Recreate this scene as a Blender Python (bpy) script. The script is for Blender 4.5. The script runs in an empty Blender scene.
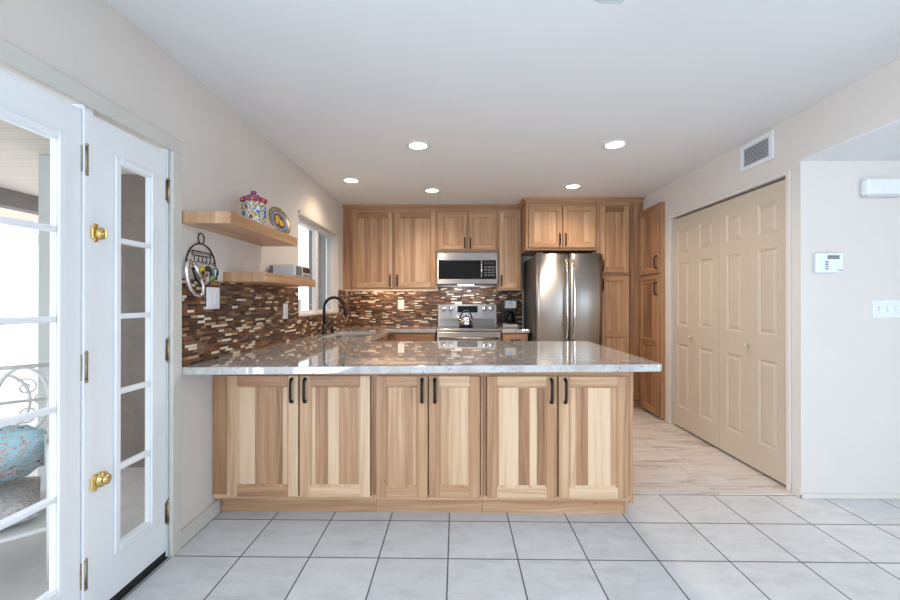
import bpy, bmesh, math, random
from mathutils import Vector, Matrix
R = random.Random(7)
PI = math.pi
SC = bpy.context.scene
COL = SC.collection

# ------------------------------------------------------------------ camera
cam_d = bpy.data.cameras.new('camera'); cam = bpy.data.objects.new('camera', cam_d); COL.objects.link(cam)
cam.location = (0, 0, 1.25)
cam.rotation_euler = (PI/2 + 0.00245, 0, 0.00978)
cam_d.sensor_width = 36; cam_d.lens = 16.36; cam_d.clip_start = 0.02
SC.camera = cam

# ------------------------------------------------------------------ world, sun, exposure
SC.view_settings.view_transform = 'Standard'; SC.view_settings.look = 'None'
SC.view_settings.gamma = 1.0; SC.view_settings.exposure = -0.04; SC.view_settings.use_curve_mapping = False
W = bpy.data.worlds.new('sky'); SC.world = W; W.use_nodes = True
W.node_tree.nodes['Background'].inputs[0].default_value = (0.86, 0.93, 1.0, 1)
W.node_tree.nodes['Background'].inputs[1].default_value = 2.6

def lamp(name, kind, loc, energy, color, target=None, size=None, size_y=None, spot=None, blend=1.0, radius=None):
    d = bpy.data.lights.new(name, kind); d.energy = energy; d.color = color
    if kind == 'AREA':
        d.shape = 'RECTANGLE'; d.size = size; d.size_y = size_y or size
    if kind == 'SPOT':
        d.spot_size = spot; d.spot_blend = blend
    if radius is not None: d.shadow_soft_size = radius
    o = bpy.data.objects.new(name, d); COL.objects.link(o); o.location = loc
    if target is not None:
        o.rotation_euler = (Vector(target) - Vector(loc)).to_track_quat('-Z', 'Y').to_euler()
    return o
sun = lamp('sun', 'SUN', (4, 0, 8), 3.0, (1, 0.95, 0.87), target=(0, 0.8, 3.2)); sun.data.angle = 0.02
# added daylight lamps, no source seen: invented rear-left wall opening, and hall side
lamp('left_added_daylight', 'AREA', (-1.42, -1.25, 1.2), 146, (0.685, 0.845, 1.0), target=(1.2, -0.2, 1.15), size=2.5, size_y=1.9)
lamp('hall_added_daylight', 'AREA', (3.75, -1.2, 1.15), 100, (0.67, 0.835, 1.0), target=(0.6, 0.2, 1.25), size=2.4, size_y=1.7)

# ------------------------------------------------------------------ materials
def newmat(name):
    m = bpy.data.materials.new(name); m.use_nodes = True
    nt = m.node_tree; b = nt.nodes['Principled BSDF']
    return m, nt, b
def N(nt, typ, **kw):
    n = nt.nodes.new(typ)
    for k, v in kw.items():
        if isinstance(k, str) and hasattr(n, k): setattr(n, k, v)
    return n
def link(nt, a, b): nt.links.new(a, b)
def math_(nt, op, a, b=None, c=None):
    n = nt.nodes.new('ShaderNodeMath'); n.operation = op
    for i, v in enumerate((a, b, c)):
        if v is None: continue
        if isinstance(v, (int, float)): n.inputs[i].default_value = v
        else: nt.links.new(v, n.inputs[i])
    return n.outputs[0]
def ramp(nt, fac, stops, interp='LINEAR'):
    n = nt.nodes.new('ShaderNodeValToRGB'); n.color_ramp.interpolation = interp
    e = n.color_ramp.elements
    while len(e) > 1: e.remove(e[-1])
    e[0].position = stops[0][0]; e[0].color = (*stops[0][1], 1)
    for p, c in stops[1:]:
        x = e.new(p); x.color = (*c, 1)
    nt.links.new(fac, n.inputs[0]); return n.outputs[0]
def comb(nt, x, y, z=0.0):
    n = nt.nodes.new('ShaderNodeCombineXYZ')
    for i, v in enumerate((x, y, z)):
        if isinstance(v, (int, float)): n.inputs[i].default_value = v
        else: nt.links.new(v, n.inputs[i])
    return n.outputs[0]
def noise(nt, vec, scale, detail=3, rough=0.55, dist=0.0):
    n = nt.nodes.new('ShaderNodeTexNoise'); n.inputs['Scale'].default_value = scale
    n.inputs['Detail'].default_value = detail; n.inputs['Roughness'].default_value = rough; n.inputs['Distortion'].default_value = dist
    nt.links.new(vec, n.inputs['Vector']); return n.outputs[0]
def white(nt, vec):
    n = nt.nodes.new('ShaderNodeTexWhiteNoise'); n.noise_dimensions = '3D'; nt.links.new(vec, n.inputs['Vector']); return n.outputs[0], n.outputs[1]
def mix(nt, fac, a, b):
    n = nt.nodes.new('ShaderNodeMix'); n.data_type = 'RGBA'
    if isinstance(fac, (int, float)): n.inputs[0].default_value = fac
    else: nt.links.new(fac, n.inputs[0])
    for i, v in ((6, a), (7, b)):
        if isinstance(v, tuple): n.inputs[i].default_value = (*v, 1)
        else: nt.links.new(v, n.inputs[i])
    return n.outputs[2]
def coords(nt, which='Object'):
    n = nt.nodes.new('ShaderNodeTexCoord'); return n.outputs[which]
def sep(nt, v):
    n = nt.nodes.new('ShaderNodeSeparateXYZ'); nt.links.new(v, n.inputs[0]); return n.outputs
def bump(nt, b, height, strength, dist=0.002):
    n = nt.nodes.new('ShaderNodeBump'); n.inputs['Strength'].default_value = strength; n.inputs['Distance'].default_value = dist
    nt.links.new(height, n.inputs['Height']); nt.links.new(n.outputs[0], b.inputs['Normal'])

def plain(name, col, rough=0.5, metal=0.0, var=0.06, vscale=9.0, bmp=0.0, spec=0.5, coat=0.0):
    m, nt, b = newmat(name)
    v = noise(nt, coords(nt), vscale, 4)
    lo = tuple(c*(1-var) for c in col); hi = tuple(min(1, c*(1+var)) for c in col)
    link(nt, ramp(nt, v, [(0.3, lo), (0.7, hi)]), b.inputs['Base Color'])
    b.inputs['Roughness'].default_value = rough; b.inputs['Metallic'].default_value = metal
    b.inputs['Specular IOR Level'].default_value = spec; b.inputs['Coat Weight'].default_value = coat
    if bmp: bump(nt, b, noise(nt, coords(nt), 140, 3), bmp, 0.001)
    return m
def emis(name, col, strength):
    m, nt, b = newmat(name)
    b.inputs['Base Color'].default_value = (*col, 1); b.inputs['Emission Color'].default_value = (*col, 1)
    b.inputs['Emission Strength'].default_value = strength
    return m

M = {}
M['wall'] = plain('wall_paint', (0.74, 0.68, 0.63), 0.75, var=0.015, vscale=3, bmp=0.12)
M['closet_paint'] = plain('closet_paint', (0.60, 0.51, 0.41), 0.45, var=0.015, vscale=2)
M['ceiling'] = plain('ceiling_paint', (0.80, 0.80, 0.81), 0.85, var=0.012, vscale=2, bmp=0.1)
M['white_paint'] = plain('white_gloss_paint', (0.89, 0.91, 0.93), 0.35, var=0.012, vscale=4)
M['casing_paint'] = plain('casing_paint', (0.66, 0.64, 0.58), 0.5, var=0.015, vscale=4)
M['white_plastic'] = plain('white_plastic', (0.82, 0.84, 0.87), 0.35, var=0.01)
M['vinyl'] = plain('white_vinyl', (0.82, 0.83, 0.85), 0.4, var=0.01)
M['black_metal'] = plain('black_metal', (0.018, 0.017, 0.017), 0.38, metal=0.6, var=0.1)
M['black_plastic'] = plain('black_plastic', (0.012, 0.012, 0.013), 0.3, var=0.1)
M['black_glass'] = plain('black_glass', (0.005, 0.005, 0.005), 0.06, var=0.05, spec=0.22)
M['dark_gap'] = plain('dark_rubber', (0.02, 0.02, 0.022), 0.7)
M['brass'] = plain('brass', (0.78, 0.58, 0.24), 0.2, metal=1.0, var=0.08)
M['bronze'] = plain('aged_brass', (0.36, 0.29, 0.20), 0.35, metal=1.0, var=0.2, vscale=40)
M['chrome'] = plain('chrome', (0.78, 0.78, 0.80), 0.12, metal=1.0, var=0.02)
M['silver'] = plain('silver_plastic', (0.66, 0.67, 0.69), 0.35, metal=0.1, var=0.03)
M['grey_plastic'] = plain('grey_plastic', (0.16, 0.16, 0.17), 0.5)
M['beige_house'] = plain('stucco', (0.80, 0.76, 0.68), 0.9, var=0.04, vscale=30, bmp=0.3)
M['grey_stucco'] = plain('grey_brown_stucco', (0.24, 0.205, 0.18), 0.9, var=0.08, vscale=12, bmp=0.3)
M['post_paint'] = plain('post_paint', (0.55, 0.58, 0.58), 0.7, var=0.03)
M['beam_paint'] = plain('beam_paint', (0.22, 0.20, 0.19), 0.7, var=0.05)
M['concrete'] = plain('concrete', (0.58, 0.56, 0.55), 0.9, var=0.08, vscale=8)
M['white_iron'] = plain('white_iron', (0.78, 0.77, 0.76), 0.5, var=0.03)
M['roof_tile'] = plain('roof_tile', (0.45, 0.30, 0.25), 0.9, var=0.2, vscale=20)
M['screen'] = None
def screen_mat():
    m = bpy.data.materials.new('insect_screen'); m.use_nodes = True; nt = m.node_tree; nt.nodes.clear()
    o = nt.nodes.new('ShaderNodeOutputMaterial'); t = nt.nodes.new('ShaderNodeBsdfTransparent'); d = nt.nodes.new('ShaderNodeBsdfDiffuse')
    d.inputs[0].default_value = (0.20, 0.205, 0.215, 1)
    x = nt.nodes.new('ShaderNodeMixShader'); x.inputs[0].default_value = 0.74
    nt.links.new(t.outputs[0], x.inputs[1]); nt.links.new(d.outputs[0], x.inputs[2]); nt.links.new(x.outputs[0], o.inputs[0]); return m
M['screen'] = screen_mat()
M['rope'] = plain('cord_grey', (0.55, 0.53, 0.50), 0.6)
M['grey_fabric'] = plain('grey_fabric', (0.52, 0.50, 0.49), 0.95, var=0.35, vscale=60, bmp=0.5)
M['warm_bulb'] = emis('warm_lamp', (1.0, 0.90, 0.74), 14)
M['cool_bulb'] = emis('cool_lamp', (0.92, 0.96, 1.0), 6)
M['display_blue'] = emis('display_lit', (0.10, 0.22, 0.55), 0.8)

def ceiling_panels():
    m, nt, b = newmat('patio_boards')
    s = sep(nt, coords(nt))
    g = math_(nt, 'FRACT', math_(nt, 'MULTIPLY', s[1], 6.0))
    e = math_(nt, 'LESS_THAN', g, 0.06)
    link(nt, mix(nt, e, (0.80, 0.73, 0.66), (0.66, 0.60, 0.55)), b.inputs['Base Color']); b.inputs['Roughness'].default_value = 0.8
    return m
M['patio_boards'] = ceiling_panels()

def steel():
    m, nt, b = newmat('brushed_steel')
    s = sep(nt, coords(nt))
    v = noise(nt, comb(nt, math_(nt, 'MULTIPLY', s[0], 1.0), math_(nt, 'MULTIPLY', s[1], 1.0), math_(nt, 'MULTIPLY', s[2], 150.0)), 6, 3)
    link(nt, ramp(nt, v, [(0.3, (0.46, 0.44, 0.42)), (0.7, (0.55, 0.53, 0.51))]), b.inputs['Base Color'])
    b.inputs['Metallic'].default_value = 1.0
    link(nt, ramp(nt, v, [(0.3, (0.33,)*3), (0.7, (0.40,)*3)]), b.inputs['Roughness'])
    b.inputs['Anisotropic'].default_value = 0.9; b.inputs['Anisotropic Rotation'].default_value = 0.25
    return m
M['steel'] = steel()
M['fridge_side'] = plain('fridge_side_paint', (0.14, 0.135, 0.13), 0.45, metal=0.3, var=0.06)

def glass():
    m = bpy.data.materials.new('window_glass'); m.use_nodes = True; nt = m.node_tree; nt.nodes.clear()
    o = nt.nodes.new('ShaderNodeOutputMaterial'); t = nt.nodes.new('ShaderNodeBsdfTransparent'); g = nt.nodes.new('ShaderNodeBsdfGlossy')
    t.inputs[0].default_value = (0.93, 0.95, 0.95, 1); g.inputs['Roughness'].default_value = 0.02
    lw = nt.nodes.new('ShaderNodeLayerWeight'); lw.inputs[0].default_value = 0.5
    x = nt.nodes.new('ShaderNodeMixShader'); nt.links.new(math_(nt, 'ADD', 0.04, math_(nt, 'MULTIPLY', 0.7, math_(nt, 'POWER', lw.outputs['Facing'], 5.0))), x.inputs[0]); nt.links.new(t.outputs[0], x.inputs[1]); nt.links.new(g.outputs[0], x.inputs[2])
    nt.links.new(x.outputs[0], o.inputs[0]); return m
M['glass'] = glass()

def wood(name, warm=1.0):
    m, nt, b = newmat(name)
    uv = nt.nodes.new('ShaderNodeUVMap').outputs[0]; s = sep(nt, uv)
    at = nt.nodes.new('ShaderNodeAttribute'); at.attribute_name = 'tone'; tone = at.outputs['Fac']
    wob = noise(nt, comb(nt, math_(nt, 'MULTIPLY', s[0], 3.0), math_(nt, 'MULTIPLY', s[1], 1.5)), 1.0, 2)
    u2 = math_(nt, 'ADD', s[0], math_(nt, 'MULTIPLY', math_(nt, 'SUBTRACT', wob, 0.5), 0.07))
    n1 = noise(nt, comb(nt, math_(nt, 'MULTIPLY', u2, 17.0), math_(nt, 'MULTIPLY', s[1], 0.7)), 1.0, 2)
    n2 = noise(nt, comb(nt, math_(nt, 'MULTIPLY', u2, 150.0), math_(nt, 'MULTIPLY', s[1], 3.5)), 1.0, 3)
    n3 = noise(nt, comb(nt, math_(nt, 'MULTIPLY', u2, 55.0), math_(nt, 'MULTIPLY', s[1], 1.3)), 1.0, 2)
    f = math_(nt, 'ADD', math_(nt, 'ADD', 0.03, math_(nt, 'MULTIPLY', tone, 1.12)), math_(nt, 'MULTIPLY', math_(nt, 'SUBTRACT', n1, 0.5), 0.80))
    f = math_(nt, 'ADD', f, math_(nt, 'MULTIPLY', math_(nt, 'SUBTRACT', n2, 0.5), 0.34))
    f = math_(nt, 'ADD', f, math_(nt, 'MULTIPLY', math_(nt, 'SUBTRACT', n3, 0.5), 0.62))
    # small knots
    vo = nt.nodes.new('ShaderNodeTexVoronoi'); vo.inputs['Scale'].default_value = 1.0
    nt.links.new(comb(nt, math_(nt, 'MULTIPLY', s[0], 9.0), math_(nt, 'MULTIPLY', s[1], 3.0)), vo.inputs['Vector'])
    kn = math_(nt, 'LESS_THAN', vo.outputs['Distance'], 0.035)
    f = math_(nt, 'ADD', f, math_(nt, 'MULTIPLY', kn, 0.25))
    c = ramp(nt, f, [(0.0, (0.735, 0.525, 0.345)), (0.22, (0.65, 0.425, 0.26)), (0.45, (0.51, 0.295, 0.162)), (0.68, (0.40, 0.21, 0.112)), (0.95, (0.20, 0.095, 0.05))])
    link(nt, c, b.inputs['Base Color'])
    b.inputs['Roughness'].default_value = 0.38; b.inputs['Specular IOR Level'].default_value = 0.4
    return m
M['wood'] = wood('hickory')

def mosaic():
    m, nt, b = newmat('glass_mosaic')
    uv = nt.nodes.new('ShaderNodeUVMap').outputs[0]; s = sep(nt, uv)
    H = 0.0152
    vr = math_(nt, 'DIVIDE', s[1], H); row = math_(nt, 'FLOOR', vr); fv = math_(nt, 'SUBTRACT', vr, row)
    r1, _ = white(nt, comb(nt, row, 3.7, 1.1))
    us = math_(nt, 'ADD', math_(nt, 'DIVIDE', s[0], 0.145), math_(nt, 'MULTIPLY', r1, 17.0))
    cell = math_(nt, 'FLOOR', us); fu = math_(nt, 'SUBTRACT', us, cell)
    r2, _ = white(nt, comb(nt, cell, row, 9.3))
    # split position inside each cell gives two tiles of different length
    sp = math_(nt, 'ADD', 0.28, math_(nt, 'MULTIPLY', r2, 0.5))
    half = math_(nt, 'GREATER_THAN', fu, sp)
    r3, _ = white(nt, comb(nt, math_(nt, 'ADD', cell, math_(nt, 'MULTIPLY', half, 0.37)), row, 2.2))
    c = ramp(nt, r3, [(0.0, (0.045, 0.017, 0.009)), (0.22, (0.115, 0.047, 0.023)), (0.42, (0.175, 0.11, 0.075)), (0.52, (0.20, 0.068, 0.020)),
                      (0.66, (0.07, 0.032, 0.018)), (0.76, (0.30, 0.165, 0.075)), (0.84, (0.48, 0.33, 0.19)), (0.885, (0.78, 0.67, 0.53))], 'CONSTANT')
    gv = math_(nt, 'LESS_THAN', math_(nt, 'MINIMUM', fv, math_(nt, 'SUBTRACT', 1.0, fv)), 0.055)
    d = math_(nt, 'MINIMUM', math_(nt, 'ABSOLUTE', math_(nt, 'SUBTRACT', fu, sp)), math_(nt, 'MINIMUM', fu, math_(nt, 'SUBTRACT', 1.0, fu)))
    gu = math_(nt, 'LESS_THAN', d, 0.011)
    g = math_(nt, 'MAXIMUM', gv, gu)
    link(nt, mix(nt, g, c, (0.16, 0.125, 0.10)), b.inputs['Base Color'])
    rr = math_(nt, 'ADD', 0.2, math_(nt, 'MULTIPLY', r2, 0.3))
    link(nt, math_(nt, 'MAXIMUM', rr, math_(nt, 'MULTIPLY', g, 0.8)), b.inputs['Roughness'])
    b.inputs['Specular IOR Level'].default_value = 0.35
    bump(nt, b, math_(nt, 'SUBTRACT', 1.0, g), 0.5, 0.001)
    return m
M['mosaic'] = mosaic()

def granite():
    m, nt, b = newmat('granite')
    p = coords(nt)
    n1 = noise(nt, p, 5, 5, 0.6, 0.8); n2 = noise(nt, p, 60, 4, 0.7); n3 = noise(nt, p, 22, 5, 0.65, 1.2)
    base = ramp(nt, n1, [(0.3, (0.40, 0.37, 0.35)), (0.5, (0.56, 0.54, 0.525)), (0.7, (0.46, 0.42, 0.38))])
    sp = ramp(nt, n2, [(0.33, (0, 0, 0)), (0.42, (1, 1, 1))])
    v = ramp(nt, n3, [(0.30, (0.16,)*3), (0.36, (1, 1, 1))])
    c1 = mix(nt, sp, (0.28, 0.25, 0.25), base)
    c2 = mix(nt, v, (0.16, 0.155, 0.17), c1)
    link(nt, c2, b.inputs['Base Color'])
    b.inputs['Roughness'].default_value = 0.04; b.inputs['Specular IOR Level'].default_value = 0.9
    b.inputs['Coat Weight'].default_value = 0.45; b.inputs['Coat Roughness'].default_value = 0.02; b.inputs['Coat IOR'].default_value = 1.6
    return m
M['granite'] = granite()

def tile_floor():
    m, nt, b = newmat('ceramic_floor_tile')
    s = sep(nt, coords(nt)); T = 0.3382
    ca, sa = math.cos(0.006), math.sin(0.006)
    x = math_(nt, 'SUBTRACT', math_(nt, 'MULTIPLY', s[0], ca), math_(nt, 'MULTIPLY', s[1], sa))
    y = math_(nt, 'ADD', math_(nt, 'MULTIPLY', s[0], sa), math_(nt, 'MULTIPLY', s[1], ca))
    fx = math_(nt, 'DIVIDE', math_(nt, 'ADD', x, 0.041 + T*20), T); fy = math_(nt, 'DIVIDE', math_(nt, 'ADD', y, T*20 - 2.325), T)
    ix = math_(nt, 'FLOOR', fx); iy = math_(nt, 'FLOOR', fy)
    ax = math_(nt, 'SUBTRACT', fx, ix); ay = math_(nt, 'SUBTRACT', fy, iy)
    d = math_(nt, 'MINIMUM', math_(nt, 'MINIMUM', ax, math_(nt, 'SUBTRACT', 1.0, ax)), math_(nt, 'MINIMUM', ay, math_(nt, 'SUBTRACT', 1.0, ay)))
    g = math_(nt, 'LESS_THAN', d, 0.0105)
    r, _ = white(nt, comb(nt, ix, iy, 0.5))
    n1 = noise(nt, comb(nt, math_(nt, 'ADD', s[0], math_(nt, 'MULTIPLY', r, 9.0)), math_(nt, 'MULTIPLY', s[1], 2.2), r), 7, 6, 0.65, 0.5)
    c = ramp(nt, n1, [(0.28, (0.58, 0.58, 0.59)), (0.5, (0.69, 0.69, 0.70)), (0.75, (0.75, 0.755, 0.77))])
    k = math_(nt, 'ADD', 0.95, math_(nt, 'MULTIPLY', r, 0.07))
    mm = nt.nodes.new('ShaderNodeVectorMath'); mm.operation = 'SCALE'; nt.links.new(c, mm.inputs[0]); nt.links.new(k, mm.inputs[3])
    link(nt, mix(nt, g, mm.outputs[0], (0.13, 0.125, 0.125)), b.inputs['Base Color'])
    link(nt, math_(nt, 'ADD', 0.33, math_(nt, 'MULTIPLY', g, 0.5)), b.inputs['Roughness'])
    bump(nt, b, math_(nt, 'SUBTRACT', 1.0, g), 0.4, 0.002)
    return m
M['tile_floor'] = tile_floor()

def plank_floor():
    m, nt, b = newmat('whitewashed_planks')
    s = sep(nt, coords(nt)); P = 0.18
    fy = math_(nt, 'DIVIDE', math_(nt, 'ADD', s[1], 10.0), P); iy = math_(nt, 'FLOOR', fy); ay = math_(nt, 'SUBTRACT', fy, iy)
    r, _ = white(nt, comb(nt, iy, 1.3, 0.2))
    fx = math_(nt, 'ADD', math_(nt, 'DIVIDE', s[0], 1.2), math_(nt, 'MULTIPLY', r, 5.0)); ix = math_(nt, 'FLOOR', fx); ax = math_(nt, 'SUBTRACT', fx, ix)
    r2, _ = white(nt, comb(nt, ix, iy, 4.4))
    v = comb(nt, math_(nt, 'ADD', math_(nt, 'MULTIPLY', s[0], 2.2), math_(nt, 'MULTIPLY', r2, 30.0)), math_(nt, 'MULTIPLY', s[1], 16.0), r2)
    n1 = noise(nt, v, 1.0, 6, 0.7, 0.6)
    c = ramp(nt, n1, [(0.31, (0.27, 0.22, 0.20)), (0.39, (0.50, 0.44, 0.405)), (0.47, (0.70, 0.645, 0.61)), (0.75, (0.80, 0.755, 0.725))])
    e = math_(nt, 'MAXIMUM', math_(nt, 'LESS_THAN', ay, 0.014), math_(nt, 'LESS_THAN', ax, 0.0025))
    link(nt, mix(nt, e, c, (0.28, 0.24, 0.22)), b.inputs['Base Color'])
    b.inputs['Roughness'].default_value = 0.4
    return m
M['plank_floor'] = plank_floor()

def painted(name, stops, scale, rough=0.25, dist=0.6):
    m, nt, b = newmat(name)
    n1 = noise(nt, coords(nt), scale, 2, 0.5, dist)
    link(nt, ramp(nt, n1, stops, 'CONSTANT'), b.inputs['Base Color']); b.inputs['Roughness'].default_value = rough
    return m
M['canister_paint'] = painted('canister_glaze', [(0.0, (0.02, 0.09, 0.40)), (0.40, (0.72, 0.73, 0.72)), (0.465, (0.05, 0.15, 0.05)), (0.51, (0.60, 0.42, 0.10)), (0.57, (0.75, 0.75, 0.72)), (0.62, (0.33, 0.04, 0.05)), (0.68, (0.03, 0.12, 0.30))], 17)
M['lid_magenta'] = plain('magenta_glaze', (0.36, 0.035, 0.09), 0.25, var=0.15)
M['glaze_blue'] = plain('blue_glaze', (0.10, 0.14, 0.42), 0.25, var=0.25, vscale=30)
M['glaze_yellow'] = plain('yellow_glaze', (0.80, 0.50, 0.05), 0.3)
M['glaze_white'] = plain('white_glaze', (0.75, 0.76, 0.78), 0.3)
M['glaze_rim'] = painted('plate_rim_glaze', [(0.0, (0.10, 0.06, 0.05)), (0.4, (0.42, 0.30, 0.10)), (0.52, (0.18, 0.22, 0.10)), (0.6, (0.30, 0.14, 0.10))], 70)
M['glaze_brown'] = plain('brown_glaze', (0.14, 0.07, 0.035), 0.3)
M['orange_glaze'] = plain('orange_glaze', (0.72, 0.26, 0.03), 0.3)
M['teal'] = plain('teal_plastic', (0.18, 0.45, 0.47), 0.4)
M['navy'] = plain('navy_plastic', (0.03, 0.06, 0.16), 0.4)
M['yellow'] = plain('yellow_plastic', (0.66, 0.52, 0.05), 0.4)
M['green'] = plain('olive_plastic', (0.30, 0.38, 0.12), 0.4)
M['pink'] = plain('dusty_pink', (0.42, 0.24, 0.24), 0.5)
M['orange'] = plain('orange_print', (0.75, 0.25, 0.10), 0.5)
M['blue_print'] = plain('blue_print', (0.08, 0.18, 0.50), 0.5)
def cushion_mat():
    m, nt, b = newmat('patterned_blue_fabric')
    s = sep(nt, coords(nt))
    n1 = noise(nt, comb(nt, math_(nt, 'MULTIPLY', s[0], 1.0), math_(nt, 'MULTIPLY', s[1], 1.0), math_(nt, 'MULTIPLY', s[2], 2.6)), 9, 3, 0.6, 1.8)
    c = ramp(nt, n1, [(0.0, (0.06, 0.06, 0.10)), (0.37, (0.66, 0.66, 0.66)), (0.42, (0.38, 0.60, 0.68)), (0.52, (0.46, 0.66, 0.72)), (0.57, (0.20, 0.20, 0.28)), (0.585, (0.66, 0.34, 0.27)), (0.62, (0.72, 0.68, 0.58)), (0.66, (0.16, 0.16, 0.24))], 'CONSTANT')
    link(nt, c, b.inputs['Base Color']); b.inputs['Roughness'].default_value = 0.9
    return m
M['cushion'] = cushion_mat()

# ------------------------------------------------------------------ mesh builder
class MB:
    def __init__(self, X=None):
        self.bm = bmesh.new(); self.uv = self.bm.loops.layers.uv.new('UVMap'); self.tn = self.bm.loops.layers.float_color.new('tone')
        self.X = X or Matrix.Identity(4)
    def face(self, cos, mi=0, smooth=False, uvs=None, tone=0.4):
        vs = [self.bm.verts.new(self.X @ Vector(c)) for c in cos]
        f = self.bm.faces.new(vs); f.material_index = mi; f.smooth = smooth
        for i, l in enumerate(f.loops):
            if uvs: l[self.uv].uv = uvs[i]
            l[self.tn] = (tone, tone, tone, 1)
        return f
    def box(self, x0, x1, y0, y1, z0, z1, mi=0, bev=0.0, axis='z', tone=0.4):
        if x1 < x0: x0, x1 = x1, x0
        if y1 < y0: y0, y1 = y1, y0
        if z1 < z0: z0, z1 = z1, z0
        t = bmesh.new(); bmesh.ops.create_cube(t, size=1.0)
        for v in t.verts: v.co = Vector(((x0+x1)/2 + v.co.x*(x1-x0), (y0+y1)/2 + v.co.y*(y1-y0), (z0+z1)/2 + v.co.z*(z1-z0)))
        if bev: bmesh.ops.bevel(t, geom=list(t.edges), offset=min(bev, 0.45*min(x1-x0, y1-y0, z1-z0)), segments=2 if bev > 0.008 else 1, affect='EDGES', profile=0.5)
        a = 'xyz'.index(axis); ou, ov = R.uniform(0, 40), R.uniform(0, 40)
        vm = {}
        for f in t.faces:
            n = f.normal; k = max(range(3), key=lambda i: abs(n[i]))
            rest = [i for i in range(3) if i != k]
            if k == a: iu, iv = rest
            else:
                iv = a; iu = [i for i in rest if i != a][0]
            vs = []
            for v in f.verts:
                if v.index not in vm: vm[v.index] = self.bm.verts.new(self.X @ v.co)
                vs.append(vm[v.index])
            g = self.bm.faces.new(vs); g.material_index = mi
            for l, v in zip(g.loops, f.verts):
                l[self.uv].uv = (v.co[iu] + ou, v.co[iv] + ov); l[self.tn] = (tone, tone, tone, 1)
        t.free(); return self
    def tube(self, pts, r, seg=8, mi=0, closed=False, cap=True):
        pts = [Vector(p) for p in pts]; n = len(pts)
        rs = r if isinstance(r, (list, tuple)) else [r]*n
        rings = []; prev = None
        for i, p in enumerate(pts):
            if closed: t = pts[(i+1) % n] - pts[i-1]
            else: t = (pts[min(i+1, n-1)] - pts[max(i-1, 0)])
            t.normalize()
            if prev is None:
                q = Vector((0, 0, 1)) if abs(t.z) < 0.9 else Vector((1, 0, 0)); u = t.cross(q).normalized()
            else:
                u = (prev - t*prev.dot(t)).normalized()
            prev = u; w = t.cross(u)
            rings.append([self.bm.verts.new(self.X @ (p + (u*math.cos(2*PI*k/seg) + w*math.sin(2*PI*k/seg))*rs[i])) for k in range(seg)])
        m = n if closed else n-1
        for i in range(m):
            A, B = rings[i], rings[(i+1) % n]
            for k in range(seg):
                f = self.bm.faces.new((A[k], A[(k+1) % seg], B[(k+1) % seg], B[k])); f.smooth = True; f.material_index = mi
        if cap and not closed:
            for ring, rev in ((rings[0], True), (rings[-1], False)):
                f = self.bm.faces.new(ring[::-1] if rev else ring); f.material_index = mi
        return self
    def lathe(self, prof, c=(0, 0, 0), axis='z', seg=24, mi=0, smooth=True, rot=0.0):
        c = Vector(c)
        def P(r, h, a):
            a += rot
            x, y = r*math.cos(a), r*math.sin(a)
            return c + (Vector((x, y, h)) if axis == 'z' else Vector((h, x, y)) if axis == 'x' else Vector((x, h, y)))
        rings = []
        for r, h in prof:
            if r < 1e-6: rings.append([self.bm.verts.new(self.X @ P(0, h, 0))])
            else: rings.append([self.bm.verts.new(self.X @ P(r, h, 2*PI*k/seg)) for k in range(seg)])
        for A, B in zip(rings, rings[1:]):
            for k in range(seg):
                a0, a1 = A[k % len(A)], A[(k+1) % seg % len(A)]; b0, b1 = B[k % len(B)], B[(k+1) % seg % len(B)]
                vs = [a0]
                for v in (a1, b1, b0):
                    if v not in vs: vs.append(v)
                if len(vs) >= 3:
                    f = self.bm.faces.new(vs); f.smooth = smooth; f.material_index = mi
        return self
    def prism(self, poly, axis, lo, hi, mi=0, tone=0.4):
        def P(a, b, h): return {'x': (h, a, b), 'y': (a, h, b), 'z': (a, b, h)}[axis]
        n = len(poly); ou, ov = R.uniform(0, 40), R.uniform(0, 40)
        d = 0.0; A = [self.bm.verts.new(self.X @ Vector(P(a, b, lo))) for a, b in poly]; B = [self.bm.verts.new(self.X @ Vector(P(a, b, hi))) for a, b in poly]
        fs = []
        f = self.bm.faces.new(A[::-1]); fs.append((f, [poly[i] for i in range(n)][::-1]))
        f = self.bm.faces.new(B); fs.append((f, poly))
        for i in range(n):
            j = (i+1) % n; L = math.hypot(poly[j][0]-poly[i][0], poly[j][1]-poly[i][1])
            f = self.bm.faces.new((A[i], A[j], B[j], B[i])); fs.append((f, [(d, lo), (d+L, lo), (d+L, hi), (d, hi)])); d += L
        for f, uvs in fs:
            f.material_index = mi
            for l, q in zip(f.loops, uvs):
                l[self.uv].uv = (q[0]+ou, q[1]+ov); l[self.tn] = (tone, tone, tone, 1)
        return self
    def sphere(self, c, r, seg=12, mi=0, sc=(1, 1, 1)):
        c = Vector(c); t = bmesh.new(); bmesh.ops.create_uvsphere(t, u_segments=seg, v_segments=max(6, seg//2), radius=r)
        vm = {v.index: self.bm.verts.new(self.X @ (c + Vector((v.co.x*sc[0], v.co.y*sc[1], v.co.z*sc[2])))) for v in t.verts}
        for f in t.faces:
            g = self.bm.faces.new([vm[v.index] for v in f.verts]); g.smooth = True; g.material_index = mi
        t.free(); return self
    def build(self, name, mats, parent=None, fix=True):
        o = parent; L = Vector((0, 0, 0))
        while o is not None:
            if o.type == 'EMPTY': L = o.location.copy()
            elif o.parent is None: L = o.location.copy()
            o = o.parent
        if fix: bmesh.ops.recalc_face_normals(self.bm, faces=list(self.bm.faces))
        for v in self.bm.verts: v.co -= L
        me = bpy.data.meshes.new(name); self.bm.to_mesh(me); self.bm.free()
        for m in (mats if isinstance(mats, (list, tuple)) else [mats]): me.materials.append(M[m])
        ob = bpy.data.objects.new(name, me); COL.objects.link(ob)
        if parent is not None: ob.parent = parent
        return ob

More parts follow.
